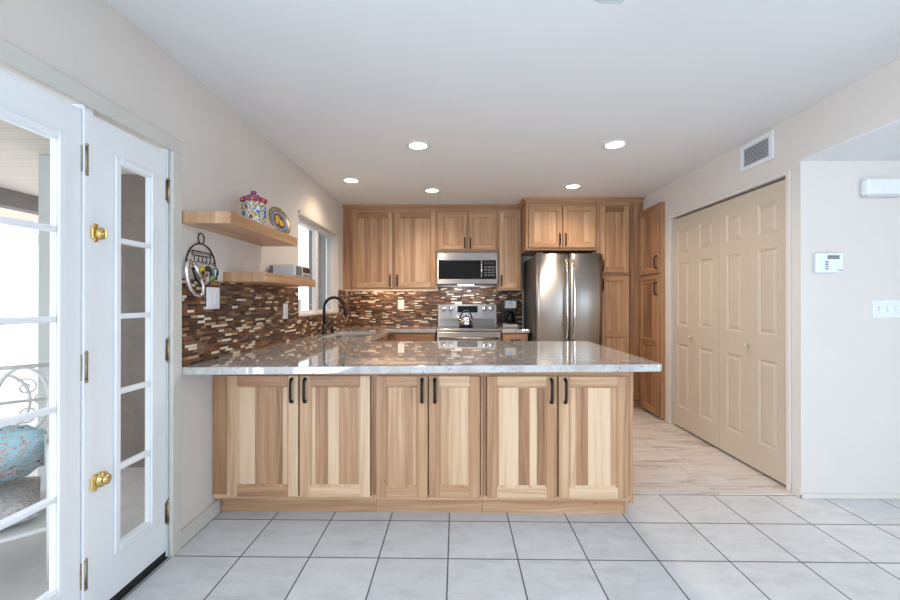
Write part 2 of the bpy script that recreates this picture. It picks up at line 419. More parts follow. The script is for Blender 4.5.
def thing(name, label, cat, loc, group=None, kind=None):
    o = bpy.data.objects.new(name, None); COL.objects.link(o); o.location = loc; o.empty_display_size = 0.05
    tag(o, label, cat, group, kind); return o
def tag(o, label=None, cat=None, group=None, kind=None):
    if label: o['label'] = label
    if cat: o['category'] = cat
    if group: o['group'] = group
    if kind: o['kind'] = kind
    return o
def struct(mb, name, mats, label=None, cat=None, parent=None):
    o = mb.build(name, mats, parent); o['kind'] = 'structure'
    return tag(o, label, cat)
def dup(root, loc, label, group=None):
    r = root.copy(); COL.objects.link(r); r.location = loc; r['label'] = label
    if group: r['group'] = group
    for ch in list(root.children):
        c = ch.copy(); COL.objects.link(c); c.parent = r
        for g in list(ch.children):
            d = g.copy(); COL.objects.link(d); d.parent = c
    return r

XL, XR, YB, ZC, YC = -1.39, 2.203, 5.45, 2.45, 2.62      # room planes
YR, XF, ZS = -3.2, 3.9, 2.14

# ------------------------------------------------------------------ setting
mb = MB(); mb.box(XL-0.02, XF+0.02, YR, 2.672, -0.1, 0); struct(mb, 'floor', 'tile_floor', 'pale grey square ceramic floor tiles with dark grout', 'floor')
mb = MB(); mb.box(XL-0.02, XR+0.82, 2.672, YB+0.02, -0.1, 0.0); struct(mb, 'floor_kitchen', 'plank_floor', 'whitewashed wood plank floor in the kitchen beyond the tiles', 'floor')
mb = MB(); mb.box(0.99, XR, 2.655, 2.69, 0.0, 0.006, bev=0.003); struct(mb, 'trim_1', 'plank_floor', 'thin pale threshold strip where tile meets plank floor', 'trim')
mb = MB(); mb.box(XL-0.2, XF+0.2, YR-0.2, YB+0.2, ZC, ZC+0.15); struct(mb, 'ceiling', 'ceiling', 'smooth white ceiling with recessed lights', 'ceiling')
mb = MB(); mb.box(XR, XF+0.02, YR, YC, ZS, ZS+0.012); struct(mb, 'ceiling_hall', 'ceiling', 'lower white ceiling of the hall on the right', 'ceiling')
# left wall: door opening Y 0.58..1.995, window opening Y 3.64..4.885
T = 0.11; DY0, DY1, DZ = 0.56, 1.995, 1.995; WY0, WY1, WZ0, WZ1 = 3.64, 4.885, 1.115, 2.035
mb = MB()
mb.box(XL-T, XL, YR, -2.55, 0, ZC); mb.box(XL-T, XL, 0.05, DY0, 0, ZC); mb.box(XL-T, XL, -2.55, 0.05, 0, 0.2); mb.box(XL-T, XL, -2.55, 0.05, 2.2, ZC); mb.box(XL-T, XL, DY0, DY1, DZ, ZC); mb.box(XL-T, XL, DY1, WY0, 0, ZC)  # unseen gap behind the camera, invented for the left daylight lamp
mb.box(XL-T, XL, WY0, WY1, 0, WZ0); mb.box(XL-T, XL, WY0, WY1, WZ1, ZC); mb.box(XL-T, XL, WY1, YB, 0, ZC)
struct(mb, 'wall_left', 'wall', 'pale wall on the left with glazed doors and kitchen window', 'wall')
mb = MB(); mb.box(XL-T, XR+0.12, YB, YB+0.15, 0, ZC); struct(mb, 'wall_back', 'wall', 'kitchen back wall behind the cabinets', 'wall')
# right wall with the closet opening
CY0, CY1, CZ = 2.727, 4.175, 2.085
mb = MB(); mb.box(XR, XR+0.12, YC, CY0, 0, ZC); mb.box(XR, XR+0.12, CY0, CY1, CZ, ZC); mb.box(XR, XR+0.12, CY1, YB, 0, ZC)
mb.box(XR, XR+0.12, YR, YC, ZS+0.0125, ZC)
struct(mb, 'wall_right', 'wall', 'beige wall on the right with closet doors and header', 'wall')
mb = MB(); mb.box(XR+0.78, XR+0.8, YC+0.12, CY1+0.3, 0, ZC); mb.box(XR+0.12, XR+0.78, CY1+0.28, CY1+0.3, 0, ZC); struct(mb, 'wall_closet', 'wall', 'inside of the closet', 'wall')
mb = MB(); mb.box(XR+0.12, XF, YC, YC+0.12, 0, ZC); struct(mb, 'wall_hall', 'wall', 'pale wall facing the camera at right with keypad and switches', 'wall')
mb = MB(); mb.box(XF, XF+0.12, YR, YC, 0, ZC); struct(mb, 'wall_hall_side', 'wall', 'side wall of the hall', 'wall')
mb = MB(); mb.box(XL-T, XF+0.1, YR-0.15, YR, 0, ZC)
struct(mb, 'wall_rear', 'wall', 'wall behind the camera', 'wall')
mb = MB(); mb.box(XL, XL+0.013, DY1+0.055, 2.40, 0, 0.085, bev=0.004); struct(mb, 'baseboard_left', 'casing_paint', 'low beige baseboard between glazed door and peninsula', 'baseboard')
mb = MB(); mb.box(XR-0.012, XR, YC-0.012, CY0-0.045, 0, 0.06, bev=0.004); struct(mb, 'baseboard_right', 'wall', 'short baseboard by the closet corner', 'baseboard')
mb = MB(); mb.box(XR-0.012, XF, YC-0.012, YC, 0, 0.03, bev=0.004); struct(mb, 'baseboard_hall', 'wall', 'low baseboard under the keypad wall', 'baseboard')
# casing round the glazed doors
mb = MB(); mb.box(XL, XL+0.018, DY0-0.06, DY1+0.055, DZ-0.01, DZ+0.055, bev=0.003); mb.box(XL, XL+0.018, DY1-0.012, DY1+0.055, 0, DZ-0.01, bev=0.003)
mb.box(XL, XL+0.018, DY0-0.06, DY0+0.012, 0, DZ-0.01, bev=0.003)
struct(mb, 'trim_2', 'casing_paint', 'flat beige casing around the glazed doors', 'trim')

# ------------------------------------------------------------------ glazed doors
XD = XL - 0.012      # room face of the leaves
TH = 0.022
ZL = [0.235, 0.552, 0.869, 1.186, 1.503, 1.82]
def rail_box(mb, y0, y1, z0, z1, depth0=0.0, depth1=None, bev=0.0, mi=0):
    mb.box(XD-(TH if depth1 is None else depth1), XD-depth0, y0, y1, z0, z1, bev=bev, mi=mi)
def leaf(name, label, y0, y1, gy0, gy1, cols):
    r = thing(name, label, 'door', (XD-TH/2, (y0+y1)/2, 0.03), kind='structure')
    z0, z1 = 0.035, 1.972
    mb = MB()
    rail_box(mb, y0, gy0, z0, z1); rail_box(mb, gy1, y1, z0, z1); rail_box(mb, gy0, gy1, z0, ZL[0]); rail_box(mb, gy0, gy1, ZL[-1], z1)
    for a, b, c, d in ((gy0, gy1, ZL[0]-0.03, ZL[0]), (gy0, gy1, ZL[-1], ZL[-1]+0.03)):
        mb.box(XD, XD+0.010, a, b, c, d, bev=0.006)
    for a, b in ((gy0-0.03, gy0), (gy1, gy1+0.03)):
        mb.box(XD, XD+0.010, a, b, ZL[0]-0.03, ZL[-1]+0.03, bev=0.006)
    mb.build('door_frame', 'white_paint', r)
    mb = MB()
    for z in ZL[1:-1]: mb.box(XD-0.024, XD+0.006, gy0, gy1, z-0.011, z+0.011, bev=0.005)
    w = (gy1-gy0)/cols
    for k in range(1, cols): mb.box(XD-0.025, XD+0.005, gy0+k*w-0.011, gy0+k*w+0.011, ZL[0], ZL[-1], bev=0.005)
    mb.build('muntins', 'white_paint', r)
    for c in range(cols):
        for k in range(5):
            a, b = gy0+c*w, gy0+(c+1)*w
            mb = MB(); mb.face([(XD-0.006, a, ZL[k]), (XD-0.006, b, ZL[k]), (XD-0.006, b, ZL[k+1]), (XD-0.006, a, ZL[k+1])])
            mb.build('glass_pane', 'glass', r)
    mb = MB(); mb.box(XD-TH, XD-0.002, y0, y1, 0.006, 0.034); mb.build('door_sweep', 'dark_gap', r)
    return r
def hinge(parent, y, z):
    mb = MB(); mb.box(XD, XD+0.003, y-0.016, y+0.016, z-0.05, z+0.05, mi=0, bev=0.001)
    mb.tube([(XD+0.007, y, z-0.052), (XD+0.007, y, z+0.052)], 0.007, 8); mb.sphere((XD+0.007, y, z+0.054), 0.008, 8); mb.sphere((XD+0.007, y, z-0.054), 0.008, 8)
    mb.build('hinge', 'bronze', parent)
d1 = leaf('door_1', 'wide white glazed door leaf at the left edge of the photo', 0.60, 1.522, 0.74, 1.427, 2)
for z in (1.787, 1.0, 0.215): hinge(d1, 1.537, z)
d2 = leaf('door_2', 'narrow white glazed door leaf with five stacked panes and brass latches', 1.572, 1.980, 1.700, 1.872, 1)
for z in (1.791, 1.01, 0.22): hinge(d2, 1.986, z)
mb = MB(); mb.box(XL-0.10, XD+0.008, 1.526, 1.568, 0.0, DZ, bev=0.003); struct(mb, 'trim_3', 'white_paint', 'white post between the two glazed door leaves', 'trim')
mb = MB(); mb.box(XL-0.10, XD, 0.565, 0.596, 0.0, DZ); struct(mb, 'trim_4', 'white_paint', 'white jamb of the wide glazed door', 'trim')
mb = MB(); mb.box(XL-0.10, XD+0.002, 1.984, DY1, 0.0, DZ, bev=0.002); struct(mb, 'trim_5', 'white_paint', 'white jamb beside the narrow glazed door', 'trim')
mb = MB(); mb.box(XL-T, XL-0.002, 0.597, 1.525, 0.0, 0.006); mb.box(XL-T, XL-0.002, 1.569, 1.98, 0.0, 0.006); struct(mb, 'trim_6', 'dark_gap', 'dark threshold under the glazed doors', 'trim')
mb = MB()
mb.box(XD, XD+0.006, 1.574, 1.592, 1.48, 1.552, bev=0.002); mb.lathe([(0.0, 0.006), (0.024, 0.006), (0.024, 0.010), (0.014, 0.014), (0.010, 0.020), (0.0, 0.020)], (XD, 1.602, 1.516), 'x', 16)
mb.box(XD+0.018, XD+0.032, 1.597, 1.607, 1.497, 1.535, bev=0.004); mb.box(XD+0.008, XD+0.02, 1.551, 1.563, 1.49, 1.54, bev=0.003)
mb.build('latch', 'brass', d2)['label'] = 'brass upper thumb latch'
mb = MB()
mb.box(XD, XD+0.006, 1.574, 1.590, 0.508, 0.575, bev=0.002); mb.lathe([(0.0, 0.006), (0.030, 0.006), (0.030, 0.010), (0.016, 0.014), (0.013, 0.018), (0.020, 0.024), (0.020, 0.030), (0.0, 0.036)], (XD, 1.610, 0.544), 'x', 20)
mb.box(XD+0.008, XD+0.018, 1.551, 1.563, 0.52, 0.57, bev=0.003)
mb.build('knob', 'brass', d2)['label'] = 'brass lower knob'

# ------------------------------------------------------------------ kitchen window
wn = thing('window_1', 'white sliding window over the sink with grey screen half', 'window', (XL-0.08, (WY0+WY1)/2, WZ0), kind='structure')
a, b = XL-0.125, XL-0.055
mb = MB()
mb.box(a, b, WY0, WY0+0.045, WZ0, WZ1, bev=0.004); mb.box(a, b, WY1-0.045, WY1, WZ0, WZ1, bev=0.004)
mb.box(a, b, WY0+0.045, WY1-0.045, WZ0, WZ0+0.04, bev=0.004); mb.box(a, b, WY0+0.045, WY1-0.045, WZ1-0.045, WZ1, bev=0.004)
mb.build('window_frame', 'vinyl', wn)
ym = 4.27
mb = MB(); mb.box(b-0.03, b+0.012, ym-0.035, ym+0.035, WZ0+0.04, WZ1-0.045, bev=0.004); mb.build('meeting_stile', 'vinyl', wn)
mb = MB(); mb.face([(b-0.03, WY0+0.045, WZ0+0.04), (b-0.03, ym-0.035, WZ0+0.04), (b-0.03, ym-0.035, WZ1-0.045), (b-0.03, WY0+0.045, WZ1-0.045)]); mb.build('glass_pane', 'glass', wn)
mb = MB(); mb.face([(b-0.04, ym+0.035, WZ0+0.04), (b-0.04, WY1-0.045, WZ0+0.04), (b-0.04, WY1-0.045, WZ1-0.045), (b-0.04, ym+0.035, WZ1-0.045)]); mb.build('glass_pane', 'glass', wn)
mb = MB(); mb.box(a-0.012, a-0.008, ym+0.01, WY1-0.03, WZ0+0.03, WZ1-0.03); mb.build('insect_screen', 'screen', wn)
mb = MB(); mb.box(XL-0.055, XL+0.012, WY0-0.0, WY1+0.0, WZ0-0.004, WZ0+0.016, bev=0.003); mb.build('window_sill', 'wall', wn)
mb = MB(); mb.box(XL, XL+0.014, WY0-0.01, WY1+0.02, WZ1-0.004, WZ1+0.03, bev=0.003); struct(mb, 'trim_7', 'casing_paint', 'thin beige head trim above the kitchen window', 'trim')

# ------------------------------------------------------------------ closet doors (bifold pairs)
XCd = XR + 0.012
def yz_panel(mb, y0, y1, z0, z1):
    # raised panel with a sunk bevelled border, face towards -X
    i, j = 0.016, 0.042
    X0, X1, X2 = XCd, XCd+0.010, XCd+0.002
    def ring(k, x): return [(x, y0+k, z0+k), (x, y1-k, z0+k), (x, y1-k, z1-k), (x, y0+k, z1-k)]
    A, B, C = ring(0, X0), ring(i, X1), ring(j, X2)
    for P, Q in ((A, B), (B, C)):
        for k in range(4): mb.face([P[k], P[(k+1) % 4], Q[(k+1) % 4], Q[k]])
    mb.face(C)
def bileaf(mb, y0, y1):
    z0, z1 = 0.02, 2.065
    rows = [(0.215, 0.83), (1.01, 1.62), (1.72, 1.945)]
    s0, s1 = y0+0.085, y1-0.085
    ys = [y0, s0, s1, y1]; zs = [z0] + [v for r_ in rows for v in r_] + [z1]
    for a in range(3):
        for k in range(len(zs)-1):
            if a == 1 and k % 2 == 1: yz_panel(mb, s0, s1, zs[k], zs[k+1])
            else: mb.face([(XCd, ys[a], zs[k]), (XCd, ys[a+1], zs[k]), (XCd, ys[a+1], zs[k+1]), (XCd, ys[a], zs[k+1])])
    xb = XCd+0.035
    mb.face([(xb, y0, z0), (xb, y1, z0), (xb, y1, z1), (xb, y0, z1)])
    for p, q in (((y0, z0), (y1, z0)), ((y1, z0), (y1, z1)), ((y1, z1), (y0, z1)), ((y0, z1), (y0, z0))):
        mb.face([(XCd, *p), (XCd, *q), (xb, *q), (xb, *p)])
YS = 3.438
for name, label, y0, y1, ky in (('door_3', 'tan panelled bifold closet door nearer the camera', CY0+0.012, YS-0.002, 3.097), ('door_4', 'tan panelled bifold closet door nearer the tall cabinets', YS+0.002, CY1-0.012, 3.826)):
    r = thing(name, label, 'door', (XCd+0.017, (y0+y1)/2, 0.0), kind='structure')
    ymid = (y0+y1)/2
    for q0, q1 in ((y0, ymid-0.0002), (ymid+0.0002, y1)):
        mb = MB(); bileaf(mb, q0, q1); bmesh.ops.remove_doubles(mb.bm, verts=list(mb.bm.verts), dist=1e-5); mb.build('leaf', 'closet_paint', r)
    mb = MB(); mb.lathe([(0.0, 0.0), (0.009, 0.0), (0.008, -0.012), (0.017, -0.020), (0.017, -0.030), (0.010, -0.036), (0.0, -0.037)], (XCd, ky, 0.915), 'x', 16); mb.build('knob', 'closet_paint', r)
mb = MB()
mb.box(XR-0.012, XR, CY0-0.035, CY0, 0, CZ+0.03, bev=0.004); mb.box(XR-0.012, XR, CY1, CY1+0.035, 0, CZ+0.03, bev=0.004); mb.box(XR-0.012, XR, CY0, CY1, CZ, CZ+0.03, bev=0.004)
struct(mb, 'trim_8', 'wall', 'narrow beige casing around the closet opening', 'trim')

# ------------------------------------------------------------------ cabinet makers (front faces -Y in the local frame)
def pull(door, X, x, y, z, L=0.13):
    mb = MB(X)
    pts = [(x, y, z-L/2), (x, y-0.016, z-L/2+0.003), (x, y-0.024, z-L/2+0.012), (x, y-0.026, z-L/4), (x, y-0.027, z), (x, y-0.026, z+L/4), (x, y-0.024, z+L/2-0.012), (x, y-0.016, z+L/2-0.003), (x, y, z+L/2)]
    mb.tube(pts, [0.010, 0.009, 0.008, 0.008, 0.008, 0.008, 0.008, 0.009, 0.010], 8)
    mb.sphere((x, y-0.003, z-L/2), 0.0095, 8); mb.sphere((x, y-0.003, z+L/2), 0.0095, 8)
    mb.build('handle', 'black_metal', door)
def hpull(door, X, x, y, z, L=0.12):
    mb = MB(X)
    pts = [(x-L/2, y, z), (x-L/2+0.006, y-0.024, z), (x, y-0.033, z), (x+L/2-0.006, y-0.024, z), (x+L/2, y, z)]
    mb.tube(pts, 0.0065, 8); mb.build('handle', 'black_metal', door)
def cab_door(cab, X, x0, x1, z0, z1, y, planks, sl=0.4, sr=0.4, rt=0.45, rb=0.35, handle=None, mid=None, st=0.057, name='door'):
    """shaker door; front frame face at y, panel sunk"""
    mb = MB(X); t = 0.020
    mb.box(x0, x0+st, y, y+t, z0, z1, bev=0.0025, tone=sl); mb.box(x1-st, x1, y, y+t, z0, z1, bev=0.0025, tone=sr)
    mb.box(x0+st, x1-st, y, y+t, z0, z0+st, bev=0.0025, axis='x', tone=rb); mb.box(x0+st, x1-st, y, y+t, z1-st, z1, bev=0.0025, axis='x', tone=rt)
    fields = [(z0+st, z1-st)]
    if mid:
        mb.box(x0+st, x1-st, y, y+t, mid-st/2, mid+st/2, bev=0.0025, axis='x', tone=rt); fields = [(z0+st, mid-st/2), (mid+st/2, z1-st)]
    tot = sum(p[0] for p in planks)
    for a, b in fields:
        q = x0+st
        for wd, tn in planks:
            q2 = q + (x1-x0-2*st)*wd/tot
            mb.box(q, q2, y+0.012, y+0.0185, a, b, tone=tn); q = q2
        # sloped inner moulding
        m_ = 0.011
        for (ax0, az0, ax1, az1, ix0, iz0, ix1, iz1, tn) in ((x0+st, a, x1-st, a, x0+st+m_, a+m_, x1-st-m_, a+m_, rb), (x0+st, b, x1-st, b, x0+st+m_, b-m_, x1-st-m_, b-m_, rt),
                                                             (x0+st, a, x0+st, b, x0+st+m_, a+m_, x0+st+m_, b-m_, sl), (x1-st, a, x1-st, b, x1-st-m_, a+m_, x1-st-m_, b-m_, sr)):
            mb.face([(ax0, y+0.002, az0), (ax1, y+0.002, az1), (ix1, y+0.0118, iz1), (ix0, y+0.0118, iz0)], uvs=[(az0*0.3+ax0, ax0), (az0*0.3+ax1, ax1), (az0*0.3+ax1, ax1), (az0*0.3+ax0, ax0)], tone=tn)
    d = mb.build(name, 'wood', cab)
    if handle: pull(d, X, handle[0], y, handle[1], handle[2] if len(handle) > 2 else 0.13)
    return d
def carcass(cab, X, x0, x1, y0, y1, z0, z1, tone=0.42, frame=None, zb=None):
    """body box with separate face-frame boards; frame = list of (x0,x1,z0,z1,axis,tone)"""
    mb = MB(X); mb.box(x0, x1, y0+0.018, y1, zb or z0, z1, tone=tone, bev=0.0015)
    for f in (frame or []): mb.box(f[0], f[1], y0, y0+0.018, f[2], f[3], axis=f[4], tone=f[5], bev=0.001)
    return mb.build('carcass', 'wood', cab)
def pl(*t): return list(t)
def rp(n=None, lo=0.1, hi=0.65):
    n = n or R.choice((3, 4, 4, 5)); return [(R.uniform(0.6, 1.6), R.uniform(lo, hi)) for _ in range(n)]
I4 = Matrix.Identity(4)

# ---- peninsula: three double cabinets
YF = 2.34          # face frame plane
YD = YF - 0.020    # door face
ZB, ZT = 0.113, 0.874
pen = [
 ('hickory base cabinet with two doors at the left end of the peninsula', -1.386, -0.462,
   [(-1.295, -0.888, pl((1.45, .04), (1.8, .50), (.55, .62), (.5, .1)), .20, .12, .42, .50, -0.922), (-0.879, -0.477, pl((.45, .1), (1.15, .58), (.95, .06), (1.9, .47)), .28, .05, .52, .14, -0.846)],
   [(-1.386, -1.300, .50), (-0.885, -0.882, .4), (-0.473, -0.462, .62)]),
 ('narrow hickory base cabinet with two doors in the middle of the peninsula', -0.460, 0.166,
   [(-0.443, -0.149, pl((1.0, .30), (1.0, .42), (.8, .52), (.5, .22)), .50, .42, .40, .40, -0.182), (-0.142, 0.147, pl((1.2, .34), (.8, .20), (.7, .08)), .48, .46, .12, .42, -0.109)],
   [(-0.460, -0.447, .55), (-0.147, -0.144, .4), (0.151, 0.166, .55)]),
 ('hickory base cabinet with creamy streaked doors at the right end of the peninsula', 0.168, 1.000,
   [(0.187, 0.583, pl((1.55, .03), (.8, .58), (.5, .08), (.7, .66)), .46, .47, .25, .12, 0.549), (0.594, 0.984, pl((.5, .22), (.9, .60), (1.6, .05), (.5, .35)), .30, .44, .40, .08, 0.628)],
   [(0.168, 0.183, .6), (0.587, 0.591, .4), (0.989, 1.000, .38)]),
]
for label, x0, x1, doors, muls in pen:
    c = thing('base_cabinet', label, 'cabinet', ((x0+x1)/2, YF+0.3, 0), group='peninsula base cabinets')
    fr = [(x0, x1, ZB, 0.14, 'x', .30), (x0, x1, 0.822, ZT, 'x', .45)]
    for a, b, t in muls: fr.append((a, b, 0.14, 0.822, 'z', t))
    carcass(c, I4, x0, x1, YF, 3.40, ZB, ZT, 0.42, fr)
    mb = MB(); mb.box(x0, x1, YF+0.08, 3.32, 0.0, ZB-0.001, axis='x', tone=.40); mb.build('toe_kick', 'wood', c)
    for (a, b, planks, sl, sr, rt, rb, hx) in doors:
        cab_door(c, I4, a, b, 0.135, 0.824, YD, planks, sl, sr, rt, rb, handle=(hx, 0.742))
c = thing('end_panel', 'hickory end panel closing the right end of the peninsula', 'panel', (1.02, 2.85, 0))
mb = MB()
for k in range(5): mb.box(1.0015, 1.020, YF+k*0.212, YF+(k+1)*0.212, 0.10, ZT, tone=R.uniform(.15, .5))
mb.build('panel', 'wood', c)
mb = MB(); mb.box(1.0015, 1.013, YF+0.075, 3.32, 0.0, 0.099, axis='y', tone=.3, bev=0.001); mb.build('toe_kick', 'wood', c)

# ---- worktop
def worktop(name, outer, hole, z0, z1, label, mats='granite'):
    bm = bmesh.new(); edges = []
    for loop in [outer] + ([hole] if hole else []):
        vs = [bm.verts.new((x, y, z1)) for x, y in loop]
        for i in range(len(vs)): edges.append(bm.edges.new((vs[i], vs[(i+1) % len(vs)])))
    r = bmesh.ops.triangle_fill(bm, use_beauty=True, use_dissolve=False, edges=edges)
    fs = [g for g in r['geom'] if isinstance(g, bmesh.types.BMFace)]
    ex = bmesh.ops.extrude_face_region(bm, geom=fs)
    for g in ex['geom']:
        if isinstance(g, bmesh.types.BMVert): g.co.z = z0
    bmesh.ops.recalc_face_normals(bm, faces=list(bm.faces))
    be = [e for e in bm.edges if len(e.link_faces) == 2 and e.calc_face_angle() > 0.6]
    bmesh.ops.bevel(bm, geom=be, offset=0.004, segments=2, affect='EDGES', profile=0.5)
    me = bpy.data.meshes.new(name); bm.to_mesh(me); bm.free(); me.materials.append(M[mats])
    o = bpy.data.objects.new(name, me); COL.objects.link(o); tag(o, label, 'worktop'); return o
def rrect(x0, x1, y0, y1, r, n=5):
    P = []
    for cx, cy, a0 in ((x1-r, y1-r, 0), (x0+r, y1-r, PI/2), (x0+r, y0+r, PI), (x1-r, y0+r, 1.5*PI)):
        for k in range(n+1): P.append((cx+r*math.cos(a0+k*PI/2/n), cy+r*math.sin(a0+k*PI/2/n)))
    return P
r_ = 0.035; cor = [(1.115-r_+r_*math.sin(k*PI/12), 2.18+r_-r_*math.cos(k*PI/12)) for k in range(7)]
outer = [(XL+0.001, 2.055)] + cor + [(1.125, 3.43), (-0.735, 3.43), (-0.735, 4.83), (-0.215, 4.83), (-0.215, YB-0.001), (XL+0.001, YB-0.001)]
SX0, SX1, SY0, SY1 = -1.24, -0.83, 3.74, 4.46
hole = rrect(SX0, SX1, SY0, SY1, 0.07)
worktop('worktop', outer, hole, 0.875, 0.914, 'polished pale speckled granite worktop running over the peninsula and round the sink')
worktop('worktop', [(0.563, 4.83), (0.895, 4.83), (0.895, YB-0.001), (0.563, YB-0.001)], None, 0.875, 0.914, 'short granite worktop piece between range and refrigerator under the coffee maker')

# ---- sink and faucet
sk = thing('sink', 'undermounted stainless steel sink below the window', 'sink', (-1.035, 4.1, 0.7))
mb = MB()
rings = []
for k, z in ((0.004, 0.874), (0.004, 0.76), (0.03, 0.72), (0.10, 0.708)):
    rings.append([(x, y, z) for x, y in rrect(SX0-0.012+k, SX1+0.012-k, SY0-0.012+k, SY1+0.012-k, 0.075)])
for A, B in zip(rings, rings[1:]):
    n = len(A)
    for k in range(n): mb.face([A[k], A[(k+1) % n], B[(k+1) % n], B[k]], smooth=True)
mb.face(rings[-1]); bmesh.ops.remove_doubles(mb.bm, verts=list(mb.bm.verts), dist=1e-5); mb.build('bowl', 'steel', sk)
mb = MB(); mb.lathe([(0.0, 0.004), (0.03, 0.004), (0.045, 0.002), (0.045, 0.0)], (-1.035, 4.1, 0.709)); mb.build('drain', 'chrome', sk)
fx, fy = -1.315, 4.13
fc = thing('faucet', 'black gooseneck faucet with pull-down spray head behind the sink', 'faucet', (fx, fy, 0.914))
mb = MB(); mb.lathe([(0.0, 0.0), (0.032, 0.0), (0.032, 0.006), (0.022, 0.012), (0.019, 0.10), (0.0, 0.10)], (fx, fy, 0.914)); mb.build('base', 'black_metal', fc)
mb = MB(); rad = 0.10
pts = [(fx, fy, 1.0), (fx, fy, 1.10), (fx, fy, 1.185)] + [(fx+rad-rad*math.cos(a), fy, 1.185+rad*math.sin(a)) for a in [k*PI/10 for k in range(1, 10)]]
mb.tube(pts, 0.0150, 10); mb.build('spout', 'black_metal', fc)
p = Vector(pts[-1]); q = p + Vector((0.028, 0, -0.12))
mb = MB(); mb.tube([p, p+(q-p)*0.3, p+(q-p)*0.7, q], [0.014, 0.017, 0.019, 0.020], 12); mb.build('spray_head', 'black_metal', fc)
mb = MB(); mb.tube([(fx, fy+0.018, 0.985), (fx+0.02, fy+0.05, 0.99), (fx+0.045, fy+0.075, 1.03), (fx+0.055, fy+0.085, 1.08)], [0.009, 0.009, 0.007, 0.008], 8); mb.build('lever', 'black_metal', fc)
mb = MB(); mb.lathe([(0.0, 0.0), (0.022, 0.0), (0.020, 0.01), (0.014, 0.03), (0.012, 0.06), (0.0, 0.062)], (-1.30, 4.36, 0.914)); mb.tube([(-1.30, 4.36, 0.97), (-1.29, 4.36, 0.995), (-1.25, 4.36, 1.0)], 0.007, 8)
o = mb.build('soap_dispenser', 'black_metal'); tag(o, 'small black soap pump beside the gooseneck faucet', 'soap dispenser')

# ---- back and left base cabinets
c = thing('sink_cabinet', 'hickory sink base cabinet under the window worktop', 'cabinet', (-1.08, 4.1, 0))
Xs = Matrix(((0, -1, 0, 0), (1, 0, 0, 0), (0, 0, 1, 0), (0, 0, 0, 1)))   # local x -> world y ; local -y -> world +x
mb = MB(); mb.box(XL+0.001, -0.775, 3.405, 3.70, ZB, ZT, tone=.4); mb.box(XL+0.001, -0.775, 4.49, 4.84, ZB, ZT, tone=.4); mb.box(XL+0.001, -0.775, 3.70, 4.49, ZB, 0.66, tone=.4); mb.box(-0.80, -0.775, 3.70, 4.49, 0.66, ZT, axis='y', tone=.4)
mb.build('carcass', 'wood', c)
mb = MB(); mb.box(XL+0.001, -0.85, 3.41, 4.84, 0, ZB-0.001, axis='y', tone=.4); mb.build('toe_kick', 'wood', c)
for a, b in ((3.50, 3.95), (3.96, 4.41)):
    cab_door(c, Xs, a, b, 0.135, 0.845, 0.755, rp(), handle=(b-0.03 if a < 3.6 else a+0.03, 0.75))
c = thing('base_cabinet', 'hickory base cabinet with a drawer left of the range', 'cabinet', (-0.5, 5.1, 0), group='base cabinets beside the range')
carcass(c, I4, -0.773, -0.217, 4.862, YB-0.002, ZB, ZT, .45)
mb = MB(); mb.box(-0.773, -0.217, 4.93, YB-0.01, 0, ZB-0.001, axis='x', tone=.4); mb.build('toe_kick', 'wood', c)
d = MB(); d.box(-0.70, -0.23, 4.842, 4.862, 0.69, 0.858, axis='x', tone=.62, bev=0.003); d = d.build('drawer', 'wood', c); hpull(d, I4, -0.465, 4.842, 0.775)
cab_door(c, I4, -0.70, -0.23, 0.135, 0.675, 4.842, rp(), handle=(-0.26, 0.60))
c = thing('base_cabinet', 'narrow hickory base cabinet between range and refrigerator', 'cabinet', (0.725, 5.1, 0), group='base cabinets beside the range')
carcass(c, I4, 0.565, 0.885, 4.862, YB-0.002, ZB, ZT, .45)
mb = MB(); mb.box(0.565, 0.885, 4.93, YB-0.01, 0, ZB-0.001, axis='x', tone=.4); mb.build('toe_kick', 'wood', c)
d = MB(); d.box(0.58, 0.87, 4.842, 4.862, 0.69, 0.858, axis='x', tone=.45, bev=0.003); d = d.build('drawer', 'wood', c); hpull(d, I4, 0.725, 4.842, 0.79)
cab_door(c, I4, 0.58, 0.87, 0.135, 0.675, 4.842, rp(3), handle=(0.61, 0.60))

# ---- upper cabinets
YU = 5.12; YUD = 5.10
def upper(label, x0, x1, z0, z1, doors, y0, group, tone=.42, frame=None, name='wall_cabinet', zb=None):
    c = thing(name, label, 'cabinet', ((x0+x1)/2, (y0+YB)/2, z0), group=group)
    carcass(c, I4, x0, x1, y0, YB-0.002, z0, z1, tone, frame, zb)
    for (a, b, da, db, planks, sl, sr, rt, rb, h) in doors:
        cab_door(c, I4, a, b, da, db, y0-0.020, planks, sl, sr, rt, rb, handle=h)
    return c
g = 'wall cabinets on the back wall'
upper('tall double-door hickory wall cabinet between the window and the microwave', XL+0.002, -0.214, 1.394, 2.40,
  [(-1.272, -0.770, 1.419, 2.352, pl((1, .30), (.9, .44), (.8, .30), (.8, .5), (.8, .30)), .42, .22, .55, .3, (-0.797, 1.505)),
   (-0.735, -0.234, 1.419, 2.352, pl((1.2, .24), (.5, .44), (.7, .22), (1.1, .32)), .26, .34, .6, .3, (-0.708, 1.505))], YU, g,
  frame=[(XL+0.002, -1.277, 1.394, 2.40, 'z', .52), (-1.277, -0.214, 1.394, 1.42, 'x', .36), (-1.277, -0.214, 2.35, 2.40, 'x', .42), (-0.767, -0.738, 1.42, 2.35, 'z', .45), (-0.232, -0.214, 1.42, 2.35, 'z', .38)], zb=1.4185)
